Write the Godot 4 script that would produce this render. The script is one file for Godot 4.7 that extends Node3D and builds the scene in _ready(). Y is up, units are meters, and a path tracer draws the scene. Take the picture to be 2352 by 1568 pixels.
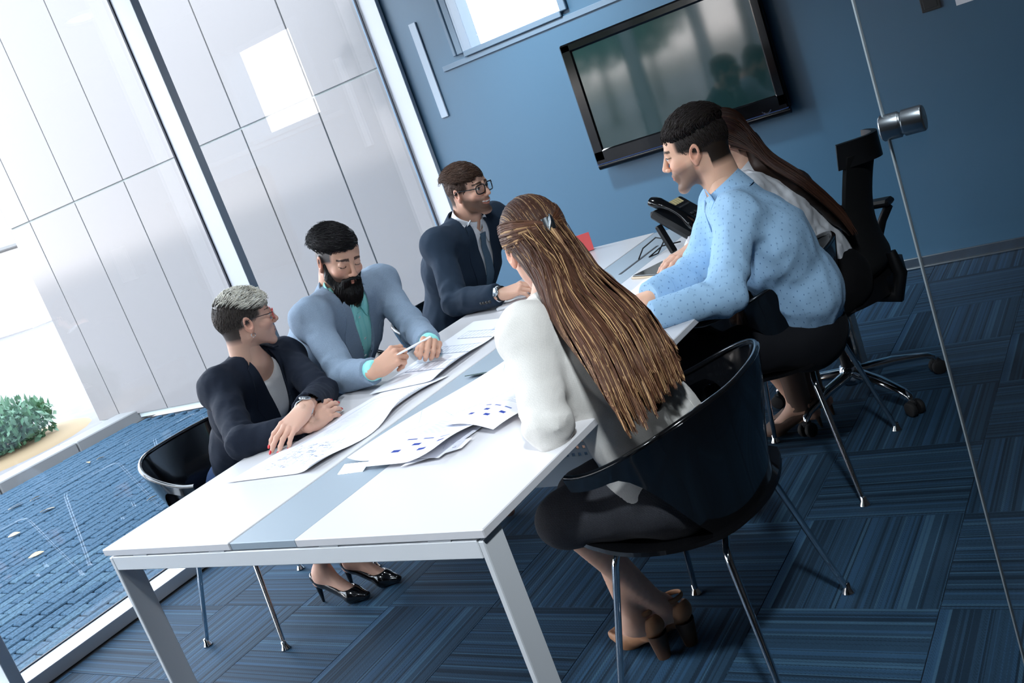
extends Node3D
# A glass-walled meeting room seen with a tilted camera. Metres; x across the table, z along it towards the camera.

const HT := 0.768      # table top
const WT := 1.2435     # table width
const LT := 2.507      # table length
const ZW := -3.908     # back wall
const TILE := 0.457    # carpet tile

var used := {}
var M := {}
var rng := RandomNumberGenerator.new()


func _ready() -> void:
	camera_and_light()
	make_materials()
	setting()
	added_lamps()
	table()
	shell_chair(Vector3(-0.60, 0, -0.89), PI / 2, "black tub chair under the woman in the navy blazer")
	shell_chair(Vector3(-0.53, 0, -1.50), PI / 2, "black tub chair under the bearded man, mostly hidden")
	shell_chair(Vector3(-0.42, 0, -2.18), PI / 2, "black tub chair under the man in glasses")
	shell_chair(Vector3(1.275, 0, -0.70), -PI / 2, "black tub chair nearest the camera, under the woman in the cream jacket")
	shell_chair(Vector3(1.22, 0, -1.68), -PI / 2, "black tub chair under the man in the dotted blue shirt")
	office_chair(Vector3(1.24, 0, -2.25), -PI / 2 - 0.22)
	television()
	props()
	people()


func camera_and_light() -> void:
	var cam := Camera3D.new()
	cam.name = "camera"
	cam.position = Vector3(2.363, 1.4463, 1.2342)
	cam.basis = Basis(Vector3.UP, 0.6360) * Basis(Vector3.RIGHT, -0.2187) * Basis(Vector3.BACK, -0.3492)
	cam.fov = 38.68
	cam.near = 0.02
	cam.current = true
	add_child(cam)
	var env := Environment.new()
	env.background_mode = Environment.BG_SKY
	var sky := Sky.new()
	var sm := ProceduralSkyMaterial.new()
	sm.sky_top_color = Color(0.88, 0.94, 1.0)
	sm.sky_horizon_color = Color(1.0, 0.975, 0.965)
	sm.sky_energy_multiplier = 2.62
	sm.ground_bottom_color = Color(0.7, 0.7, 0.72)
	sm.ground_horizon_color = Color(0.95, 0.95, 0.95)
	sm.ground_energy_multiplier = 1.5
	sky.sky_material = sm
	env.sky = sky
	env.tonemap_mode = Environment.TONE_MAPPER_LINEAR
	env.tonemap_exposure = 1.0
	env.sdfgi_enabled = true
	env.ssao_enabled = true
	env.ssil_enabled = true
	var we := WorldEnvironment.new()
	we.environment = env
	we.name = "surroundings"
	add_child(we)


func added_lamps() -> void:  # unseen ceiling spots added for fill and falloff to the right
	added_downlight(Vector3(0.15, 2.84, -0.55), Vector3(0.35, 0.75, -0.55), 1.7, 38.0, "added unseen fill light over the near end of the table")
	added_downlight(Vector3(0.15, 2.84, -1.85), Vector3(0.35, 0.75, -1.85), 2.5, 38.0, "added unseen fill light over the far half of the table")
	added_downlight(Vector3(-0.45, 2.84, -2.85), Vector3(-0.30, 1.0, -3.9), 7.0, 42.0, "added unseen fill light washing the blue wall")
	added_downlight(Vector3(0.25, 2.84, 1.35), Vector3(0.4, 0.7, -0.3), 3.0, 38.0, "added unseen fill light in front of the near table end")
	added_downlight(Vector3(2.35, 2.84, 0.75), Vector3(1.25, 0.8, -0.75), 9.0, 30.0, "added unseen fill light nearest the glass door")


# ---------------------------------------------------------------- mesh builder
class MB:
	var v := PackedVector3Array()
	var uv := PackedVector2Array()
	var c := PackedColorArray()
	var idx := PackedInt32Array()
	var col := Color.WHITE
	var tf := Transform3D()
	var colored := false

	func vert(p: Vector3, t := Vector2.ZERO) -> int:
		v.append(tf * p)
		uv.append(t)
		c.append(col)
		return v.size() - 1

	func tri(a: int, b: int, d: int) -> void:   # a, b, d counter-clockwise seen from outside
		idx.append(a)
		idx.append(d)
		idx.append(b)

	func quad(a: int, b: int, d: int, e: int) -> void:
		tri(a, b, d)
		tri(a, d, e)

	func face(p: Array, uvs := []) -> void:     # flat polygon, counter-clockwise from outside
		var s := v.size()
		for i in p.size():
			vert(p[i], uvs[i] if uvs.size() else Vector2.ZERO)
		for i in range(1, p.size() - 1):
			tri(s, s + i, s + i + 1)

	func box(at: Vector3, size: Vector3, bev := 0.0) -> void:
		var e := size * 0.5
		var b := minf(bev, minf(e.x, minf(e.y, e.z)) * 0.9)
		var ax := [Vector3.RIGHT, Vector3.UP, Vector3.BACK]
		for k in 3:
			var u: Vector3 = ax[(k + 1) % 3]
			var w: Vector3 = ax[(k + 2) % 3]
			for s in [-1.0, 1.0]:
				var n: Vector3 = ax[k] * s
				var eu := u * (e[(k + 1) % 3] - b)
				var ew := w * (e[(k + 2) % 3] - b)
				var c0 := at + n * e[k]
				var q := [c0 - eu - ew, c0 + eu - ew, c0 + eu + ew, c0 - eu + ew]
				var su: float = e[(k + 1) % 3] * 2.0
				var sw: float = e[(k + 2) % 3] * 2.0
				var t := [Vector2(0, 0), Vector2(su, 0), Vector2(su, sw), Vector2(0, sw)]
				if s < 0:
					q.reverse()
					t.reverse()
				face(q, t)
		if b <= 0.0:
			return
		for k in 3:      # chamfers along axis k
			var a: Vector3 = ax[k]
			var u: Vector3 = ax[(k + 1) % 3]
			var w: Vector3 = ax[(k + 2) % 3]
			var ea: float = e[k] - b
			var eu: float = e[(k + 1) % 3]
			var ew: float = e[(k + 2) % 3]
			for su in [-1.0, 1.0]:
				for sw in [-1.0, 1.0]:
					var p1: Vector3 = at + u * su * eu + w * sw * (ew - b)
					var p2: Vector3 = at + u * su * (eu - b) + w * sw * ew
					var q := [p1 - a * ea, p1 + a * ea, p2 + a * ea, p2 - a * ea]
					if su * sw > 0:
						q.reverse()
					face(q)
		for sx in [-1.0, 1.0]:
			for sy in [-1.0, 1.0]:
				for sz in [-1.0, 1.0]:
					var q := [at + Vector3(sx * e.x, sy * (e.y - b), sz * (e.z - b)), at + Vector3(sx * (e.x - b), sy * e.y, sz * (e.z - b)), at + Vector3(sx * (e.x - b), sy * (e.y - b), sz * e.z)]
					if sx * sy * sz < 0:
						q.reverse()
					face(q)

	func ring(at: Vector3, u: Vector3, w: Vector3, r: float, n: int, vv := 0.0) -> int:
		var s := v.size()
		for i in n:
			var a := TAU * i / n
			vert(at + (u * cos(a) + w * sin(a)) * r, Vector2(float(i) / n, vv))
		return s

	func bridge(a: int, b: int, n: int) -> void:   # ring a to the next ring b
		for i in n:
			var j := (i + 1) % n
			quad(a + i, a + j, b + j, b + i)

	func cap(s: int, n: int, flip: bool) -> void:
		var m := Vector3.ZERO
		for i in n:
			m += v[s + i]
		var keep := tf
		tf = Transform3D()
		var k := v.size()
		for i in n:
			vert(v[s + i])
		var ctr := vert(m / n)
		tf = keep
		for i in n:
			var j := (i + 1) % n
			if flip:
				tri(ctr, k + j, k + i)
			else:
				tri(ctr, k + i, k + j)

	func tube(p: Array, r: Array, n := 8, caps := true, flat := 1.0, side := Vector3.ZERO) -> void:
		var u := Vector3.ZERO
		var last := -1
		var m := p.size()
		for i in m:
			var t: Vector3 = (p[mini(i + 1, m - 1)] - p[maxi(i - 1, 0)]).normalized()
			if u == Vector3.ZERO:
				u = side if side != Vector3.ZERO else (t.cross(Vector3.UP) if absf(t.y) < 0.9 else t.cross(Vector3.RIGHT))
			u = (u - t * u.dot(t)).normalized()
			var w := t.cross(u)
			var rr: float = r[mini(i, r.size() - 1)]
			var s := ring(p[i], u, w * flat, rr, n, float(i) / (m - 1))
			if last >= 0:
				bridge(last, s, n)
			elif caps:
				cap(s, n, true)
			last = s
		if caps:
			cap(last, n, false)

	func lathe(prof: Array, n := 24, axis := Transform3D()) -> void:   # Vector2(radius, height), from the bottom up on the outside
		var last := -1
		for i in prof.size():
			var s := v.size()
			for k in n:
				var a := TAU * k / n
				vert(axis * Vector3(cos(a) * prof[i].x, prof[i].y, -sin(a) * prof[i].x), Vector2(float(k) / n, float(i) / prof.size()))
			if last >= 0:
				bridge(last, s, n)
			last = s

	func sheet(nu: int, nv: int, f: Callable, thick := 0.0, closed := false) -> void:   # f(u, v) -> Vector3; outside is du x dv
		var s := v.size()
		for j in nv + 1:
			for i in nu + 1:
				vert(f.call(float(i) / nu, float(j) / nv), Vector2(float(i) / nu, float(j) / nv))
		for j in nv:
			for i in nu:
				var a := s + j * (nu + 1) + i
				quad(a, a + 1, a + nu + 2, a + nu + 1)
		if thick <= 0.0:
			return
		var nrm := PackedVector3Array()
		nrm.resize((nu + 1) * (nv + 1))
		for j in nv:
			for i in nu:
				var a := j * (nu + 1) + i
				var g := (v[s + a + 1] - v[s + a]).cross(v[s + a + nu + 1] - v[s + a])
				var g2 := (v[s + a + nu + 2] - v[s + a + nu + 1]).cross(v[s + a + nu + 2] - v[s + a + 1])
				for q in [a, a + 1, a + nu + 1, a + nu + 2]:
					nrm[q] += g + g2
		var keep := tf
		tf = Transform3D()
		var o := v.size()
		for k in nrm.size():
			vert(v[s + k] - nrm[k].normalized() * thick, uv[s + k])
		for j in nv:
			for i in nu:
				var a := o + j * (nu + 1) + i
				quad(a + nu + 1, a + nu + 2, a + 1, a)
		var edge := []
		for i in nu:
			edge.append([i + 1, i])
			edge.append([nv * (nu + 1) + i, nv * (nu + 1) + i + 1])
		for j in nv:
			edge.append([j * (nu + 1), (j + 1) * (nu + 1)])
			edge.append([(j + 1) * (nu + 1) + nu, j * (nu + 1) + nu])
		for q in edge:
			face([v[s + q[0]], v[s + q[1]], v[o + q[1]], v[o + q[0]]])
		tf = keep

	func mesh() -> ArrayMesh:
		var n := PackedVector3Array()
		n.resize(v.size())
		for i in range(0, idx.size(), 3):
			var a := idx[i]
			var b := idx[i + 1]
			var d := idx[i + 2]
			var g := (v[d] - v[a]).cross(v[b] - v[a])
			n[a] += g
			n[b] += g
			n[d] += g
		for i in n.size():
			n[i] = n[i].normalized() if n[i].length_squared() > 0 else Vector3.UP
		var arr := []
		arr.resize(Mesh.ARRAY_MAX)
		arr[Mesh.ARRAY_VERTEX] = v
		arr[Mesh.ARRAY_NORMAL] = n
		arr[Mesh.ARRAY_TEX_UV] = uv
		if colored:
			arr[Mesh.ARRAY_COLOR] = c
		arr[Mesh.ARRAY_INDEX] = idx
		var m := ArrayMesh.new()
		m.add_surface_from_arrays(Mesh.PRIMITIVE_TRIANGLES, arr)
		return m


# ---------------------------------------------------------------- naming and placing
func numbered(called: String) -> String:
	var n: int = used.get(called, 0)
	used[called] = n + 1
	return called if n == 0 else "%s_%03d" % [called, n]


func obj(called: String, mb, mat: Material, parent: Node = null) -> MeshInstance3D:
	var o := MeshInstance3D.new()
	o.mesh = mb.mesh() if mb is MB else mb
	o.material_override = null
	for i in o.mesh.get_surface_count():
		o.set_surface_override_material(i, mat)
	if parent == null:
		o.name = numbered(called)
		add_child(o)
	else:
		o.name = called
		parent.add_child(o, true)
		var k := 1
		while parent.get_children().any(func(q): return q != o and q.name == o.name):
			o.name = "%s_%03d" % [called, k]
			k += 1
	return o


func part(called: String, mb, mat: Material, parent: Node, label := "") -> MeshInstance3D:
	var o := MeshInstance3D.new()
	o.mesh = mb.mesh() if mb is MB else mb
	for i in o.mesh.get_surface_count():
		o.set_surface_override_material(i, mat)
	var key := str(parent.get_instance_id()) + called
	var n: int = used.get(key, 0)
	used[key] = n + 1
	o.name = called if n == 0 else "%s_%03d" % [called, n]
	parent.add_child(o)
	if label:
		o.set_meta("label", label)
	return o


func thing(called: String, label: String, category: String, at := Vector3.ZERO, turn := 0.0, group := "") -> Node3D:
	var o := Node3D.new()
	o.name = numbered(called)
	add_child(o)
	o.position = at
	o.rotation.y = turn
	tag(o, label, category, group)
	return o


func tag(o: Node, label: String, category: String, group := "") -> Node:
	o.set_meta("label", label)
	o.set_meta("category", category)
	if group:
		o.set_meta("group", group)
	return o


func struct(called: String, mb, mat: Material, label := "") -> MeshInstance3D:
	var o := obj(called, mb, mat)
	o.set_meta("kind", "structure")
	if label:
		o.set_meta("label", label)
	return o


func struct_root(called: String, label := "") -> Node3D:
	var o := Node3D.new()
	o.name = numbered(called)
	add_child(o)
	o.set_meta("kind", "structure")
	if label:
		o.set_meta("label", label)
	return o


# ---------------------------------------------------------------- materials
func mat(color: Color, rough := 0.6, metal := 0.0, spec := 0.5) -> StandardMaterial3D:
	var m := StandardMaterial3D.new()
	m.albedo_color = color
	m.roughness = rough
	m.metallic = metal
	m.metallic_specular = spec
	return m


func noise_tex(freq: float, size := 256, seed_ := 1, oct := 4, lo := Color.BLACK, hi := Color.WHITE, kind := FastNoiseLite.TYPE_SIMPLEX_SMOOTH) -> NoiseTexture2D:
	var f := FastNoiseLite.new()
	f.noise_type = kind
	f.frequency = freq
	f.seed = seed_
	f.fractal_octaves = oct
	var t := NoiseTexture2D.new()
	t.noise = f
	t.width = size
	t.height = size
	t.seamless = true
	var g := Gradient.new()
	g.set_color(0, lo)
	g.set_color(1, hi)
	t.color_ramp = g
	return t


func triplanar(m: StandardMaterial3D, scale: float, world := false) -> StandardMaterial3D:
	m.uv1_triplanar = true
	m.uv1_world_triplanar = world
	m.uv1_scale = Vector3.ONE * scale
	return m


func cloth(color: Color, weave := 260.0, relief := 0.03, vary := 0.1, rough := 0.85) -> StandardMaterial3D:
	var m := mat(color, rough, 0.0, 0.3)
	var im := Image.create(64, 64, false, Image.FORMAT_RGB8)
	for y in 64:
		for x in 64:
			var q := (x / 4 + y / 4) % 2
			var k := 1.0 - vary * (0.5 + 0.5 * sin((x if q == 0 else y) * TAU / 4.0)) - vary * rng.randf() * 1.2
			im.set_pixel(x, y, Color(k, k, k))
	m.albedo_texture = ImageTexture.create_from_image(im)
	m.heightmap_enabled = true
	m.heightmap_texture = m.albedo_texture
	m.heightmap_scale = relief
	triplanar(m, weave / 16.0)
	m.rim_enabled = true
	m.rim = 0.15
	m.rim_tint = 0.6
	return m


func stripes(seed_: int) -> ImageTexture:      # one carpet tile: ribs of several tones with small stitches
	rng.seed = seed_
	var n := 256
	var im := Image.create(n, n, false, Image.FORMAT_RGB8)
	var y := 0
	while y < n:
		var w := rng.randi_range(1, 5)
		var k := rng.randf()
		var tone := Color(0.70, 0.73, 0.76) if k < 0.45 else (Color(0.80, 0.86, 0.92) if k < 0.7 else (Color(0.54, 0.56, 0.59) if k < 0.9 else Color(0.98, 1.0, 1.0)))
		var stitch := rng.randf() < 0.45
		for j in w:
			if y >= n:
				break
			for x in n:
				var f := 1.0 - 0.10 * rng.randf()
				if stitch and (x / 2 + j) % 3 == 0:
					f *= 0.82
				im.set_pixel(x, y, Color(tone.r * f, tone.g * f, tone.b * f))
			y += 1
	return ImageTexture.create_from_image(im)


func make_materials() -> void:
	M.white = mat(Color(0.85, 0.845, 0.855), 0.28)
	M.strip = mat(Color(0.60, 0.655, 0.70), 0.35)
	M.frame = mat(Color(0.86, 0.87, 0.88), 0.35)
	M.mullion = mat(Color(0.84, 0.85, 0.87), 0.3, 0.0)
	M.gasket = mat(Color(0.10, 0.13, 0.2), 0.6)
	M.chrome = mat(Color(0.86, 0.87, 0.88), 0.07, 1.0)
	M.alu = mat(Color(0.72, 0.75, 0.77), 0.25, 1.0)
	M.shell = mat(Color(0.045, 0.047, 0.055), 0.14)
	M.shell.clearcoat_enabled = true
	M.shell.clearcoat = 0.6
	M.shell.clearcoat_roughness = 0.05
	M.black = mat(Color(0.06, 0.06, 0.07), 0.45)
	M.rubber = mat(Color(0.07, 0.07, 0.08), 0.7)
	M.wall = mat(Color(0.225, 0.385, 0.49), 0.42, 0.0, 0.6)
	M.wall.heightmap_enabled = true
	M.wall.heightmap_texture = noise_tex(0.08, 256, 5)
	M.wall.heightmap_scale = 0.006
	triplanar(M.wall, 6.0, true)
	M.dark_wall = mat(Color(0.075, 0.08, 0.09), 0.8)
	M.ceiling = mat(Color(0.60, 0.60, 0.61), 0.9)
	M.carpet = []
	for k in 4:
		var m := mat(Color(0.235, 0.355, 0.445), 0.7, 0.0, 0.3)
		m.albedo_texture = stripes(11 + k)
		m.heightmap_enabled = true
		m.heightmap_texture = m.albedo_texture
		m.heightmap_scale = 0.12
		M.carpet.append(m)
	M.glass = mat(Color(1, 1, 1, 0.006), 0.0)
	M.glass.transparency = BaseMaterial3D.TRANSPARENCY_ALPHA
	M.facade = mat(Color(0.475, 0.465, 0.465), 0.06, 0.0, 0.32)
	M.joint = mat(Color(0.68, 0.72, 0.72), 0.7)
	M.paver = []
	for k in 3:
		var m := mat([Color(0.25, 0.35, 0.43), Color(0.22, 0.32, 0.40), Color(0.28, 0.38, 0.45)][k], 0.9, 0.0, 0.2)
		m.albedo_texture = noise_tex(0.09, 256, 20 + k, 4, Color(0.6, 0.6, 0.6), Color(1.1, 1.1, 1.1))
		m.heightmap_enabled = true
		m.heightmap_texture = m.albedo_texture
		m.heightmap_scale = 0.3
		triplanar(m, 2.2, true)
		M.paver.append(m)
	M.sand = mat(Color(0.30, 0.36, 0.42), 0.95)
	M.kerb = mat(Color(0.46, 0.46, 0.46), 0.9)
	M.pale_ground = mat(Color(0.40, 0.39, 0.395), 0.95)
	M.pale_ground.albedo_texture = noise_tex(0.02, 256, 9, 4, Color(0.88, 0.88, 0.88), Color(1, 1, 1))
	triplanar(M.pale_ground, 0.5, true)
	M.soil = mat(Color(0.45, 0.38, 0.28), 0.95)
	M.leaf = mat(Color(0.22, 0.36, 0.26), 0.6)
	M.leaf.backlight_enabled = true
	M.leaf.backlight = Color(0.1, 0.15, 0.05)
	M.leaf_dry = mat(Color(0.72, 0.60, 0.42), 0.8)
	M.bark = mat(Color(0.28, 0.22, 0.17), 0.9)
	M.house = mat(Color(0.86, 0.86, 0.86), 0.8)
	M.house_pink = mat(Color(0.88, 0.66, 0.62), 0.8)
	M.screen = mat(Color(0.10, 0.19, 0.19), 0.06, 0.0, 0.95)
	M.gloss_black = mat(Color(0.03, 0.03, 0.035), 0.1)
	M.paper = mat(Color(0.94, 0.945, 0.96), 0.75, 0.0, 0.3)
	M.navy = mat(Color(0.16, 0.22, 0.55), 0.5)


func leaves(mb: MB, at: Vector3, size: Vector3, count: int, leaf: float, seed_: int) -> void:
	rng.seed = seed_
	for i in count:
		var d := Vector3(rng.randfn(), rng.randfn(), rng.randfn()).normalized() * pow(rng.randf(), 0.4)
		var p := at + d * size
		var b := Basis(Vector3(rng.randfn(), rng.randfn(), rng.randfn()).normalized(), rng.randf() * TAU)
		var l := leaf * rng.randf_range(0.6, 1.3)
		var a := [p, p + b * Vector3(l * 0.3, l * 0.5, l * 0.08), p + b * Vector3(0, l, 0), p + b * Vector3(-l * 0.3, l * 0.5, l * 0.08)]
		mb.face(a)


# ---------------------------------------------------------------- setting
func setting() -> void:
	# floor of carpet tiles, quarter-turned like a chequerboard
	var sub := MB.new()
	sub.box(Vector3(1.35, -0.0745, 0.3), Vector3(6.1, 0.145, 8.8))
	var floor_ := struct("floor", sub, M.rubber, "carpeted floor of striped blue grey tiles laid quarter-turned")
	var tm := []
	for q in 2:
		var t := MB.new()
		var e := TILE * 0.5 - 0.0003
		var h := 0.0
		var b := 0.0012
		var us := [Vector2(0, 0), Vector2(1, 0), Vector2(1, 1), Vector2(0, 1)]
		if q == 1:
			us = [Vector2(0, 0), Vector2(0, 1), Vector2(1, 1), Vector2(1, 0)]
		t.face([Vector3(-e + b, h, e - b), Vector3(e - b, h, e - b), Vector3(e - b, h, -e + b), Vector3(-e + b, h, -e + b)], us)
		var c4 := [Vector3(-1, 0, 1), Vector3(1, 0, 1), Vector3(1, 0, -1), Vector3(-1, 0, -1)]
		for k in 4:
			var p0: Vector3 = c4[k]
			var p1: Vector3 = c4[(k + 1) % 4]
			t.face([p0 * e + Vector3(0, -0.002, 0), p1 * e + Vector3(0, -0.002, 0), p1 * (e - b), p0 * (e - b)], us)
		tm.append(t.mesh())
	for j in range(-7, 10):
		for i in range(-1, 12):
			var p := Vector3(-1.0134 + TILE * (i + 0.5), 0, -0.8878 + TILE * (j + 0.5))
			if p.x > 4.2 or p.z < ZW - 0.1 or p.x < -1.65:
				continue
			var q := posmod(i + j, 2)
			part("carpet_tile", tm[1 - q], M.carpet[posmod(i * 3 + j * 5, 4)], floor_).position = p

	# back wall with an opening modelled in place of a reflected window
	var w := MB.new()
	var wl := -1.7
	var wr := 4.4
	var zc := ZW - 0.1
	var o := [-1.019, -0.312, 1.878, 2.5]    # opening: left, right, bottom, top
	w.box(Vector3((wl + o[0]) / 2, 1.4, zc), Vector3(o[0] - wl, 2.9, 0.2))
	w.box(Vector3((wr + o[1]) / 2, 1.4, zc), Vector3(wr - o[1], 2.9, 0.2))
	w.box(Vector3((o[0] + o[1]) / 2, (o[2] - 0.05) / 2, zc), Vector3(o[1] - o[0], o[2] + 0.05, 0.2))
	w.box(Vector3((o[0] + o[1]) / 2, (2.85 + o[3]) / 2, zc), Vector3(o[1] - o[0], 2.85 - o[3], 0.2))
	struct("wall_back", w, M.wall, "blue grey painted end wall behind the television")
	var win := struct_root("window_1", "reflection of a bright window built as an opening in the blue wall")  # window mirrored in the front glass, rebuilt as geometry on this wall
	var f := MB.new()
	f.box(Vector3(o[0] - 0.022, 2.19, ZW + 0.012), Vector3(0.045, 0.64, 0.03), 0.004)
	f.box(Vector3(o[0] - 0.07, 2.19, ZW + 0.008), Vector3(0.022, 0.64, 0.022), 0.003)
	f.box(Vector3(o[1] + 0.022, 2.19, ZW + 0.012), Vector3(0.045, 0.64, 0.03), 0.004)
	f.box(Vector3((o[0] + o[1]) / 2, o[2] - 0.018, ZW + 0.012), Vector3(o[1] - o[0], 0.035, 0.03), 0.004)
	M.reflection_grey = mat(Color(0.42, 0.50, 0.57), 0.5)  # frame and ledge of the mirrored window, given as solid grey trim
	part("reflection_frame", f, M.reflection_grey, win)
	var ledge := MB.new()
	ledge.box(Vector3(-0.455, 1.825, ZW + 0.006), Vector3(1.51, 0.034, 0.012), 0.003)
	part("reflection_ledge", ledge, M.reflection_grey, win)
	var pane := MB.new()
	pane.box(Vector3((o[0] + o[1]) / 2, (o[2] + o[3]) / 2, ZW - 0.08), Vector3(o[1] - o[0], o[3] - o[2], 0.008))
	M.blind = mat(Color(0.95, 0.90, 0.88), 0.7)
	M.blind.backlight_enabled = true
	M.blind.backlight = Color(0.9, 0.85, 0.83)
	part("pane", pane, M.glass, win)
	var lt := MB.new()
	lt.box(Vector3(-1.318, 1.852, ZW + 0.006), Vector3(0.056, 0.6, 0.012), 0.003)  # pale streak of the glass reflection, put into a light coloured strip
	struct("trim_1", lt, mat(Color(0.68, 0.73, 0.78), 0.5), "pale vertical reflection built as a strip on the blue wall")
	var bb := MB.new()
	bb.box(Vector3(1.4, 0.03, ZW + 0.008), Vector3(5.8, 0.06, 0.016), 0.004)
	bb.box(Vector3(1.4, 0.006, ZW + 0.014), Vector3(5.8, 0.012, 0.028), 0.004)
	struct("baseboard_back", bb, M.alu, "brushed metal baseboard along the blue wall")

	# the other walls, the ceiling
	var r := MB.new()
	r.box(Vector3(4.4, 1.4, 0.3), Vector3(0.2, 2.9, 8.8))
	struct("wall_right", r, M.dark_wall)
	var fr := MB.new()
	fr.box(Vector3(1.35, 1.4, 4.8), Vector3(6.3, 2.9, 0.2))
	struct("wall_front", fr, M.dark_wall)
	var lw := MB.new()
	lw.box(Vector3(-1.62, 1.4, 4.12), Vector3(0.24, 2.9, 1.46))
	struct("wall_left", lw, M.dark_wall)
	var ce := MB.new()
	ce.box(Vector3(1.35, 2.92, 0.4), Vector3(6.3, 0.14, 9.0))
	struct("ceiling", ce, M.ceiling)

	# window wall: mullions and transoms with panes between
	var bays := [[-0.2625, -2.094], [-2.094, -3.9], [1.56, -0.2625], [3.40, 1.56]]
	var k := 1
	for zz in [1.56, -0.2625, -2.094, -3.885, 3.40]:
		var m := MB.new()
		m.box(Vector3(-1.575, 1.4, zz), Vector3(0.15, 2.85, 0.05 if zz > -3.8 else 0.035), 0.002)
		var mo := struct("trim_%d" % (k + 1), m, M.mullion, ["", "white mullion at the near lower left corner of the window wall", "white mullion between the two tall panes", "white mullion beside the blue wall", ""][k - 1])
		var g := MB.new()
		for s in [-1.0, 1.0]:
			g.box(Vector3(-1.64, 1.4, zz + s * 0.028), Vector3(0.012, 2.85, 0.008))
		part("gasket", g, M.gasket, mo)
		k += 1
	for y in [0.0275, 2.82]:
		var t := MB.new()
		t.box(Vector3(-1.575, y, -0.25), Vector3(0.152, 0.055 if y < 1 else 0.1, 7.32), 0.002)
		var to := struct("trim_%d" % (k + 1), t, M.mullion, "white bottom rail of the window wall along the carpet" if y < 1 else "")
		var g := MB.new()
		g.box(Vector3(-1.64, y + (0.03 if y < 1 else -0.053), -0.25), Vector3(0.012, 0.006, 7.32))
		part("gasket", g, M.gasket, to)
		k += 1
	k = 2
	for b in bays:
		var p := MB.new()
		p.box(Vector3(-1.652, 1.41, (b[0] + b[1]) / 2), Vector3(0.012, 2.72, b[0] - b[1] - 0.02))
		struct("window_%d" % k, p, M.glass, ["tall glass pane left of the white mullion", "tall glass pane right of the white mullion", "tall glass pane nearest the camera", "glass pane outside the picture"][k - 2])
		k += 1
	outdoors()


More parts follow.
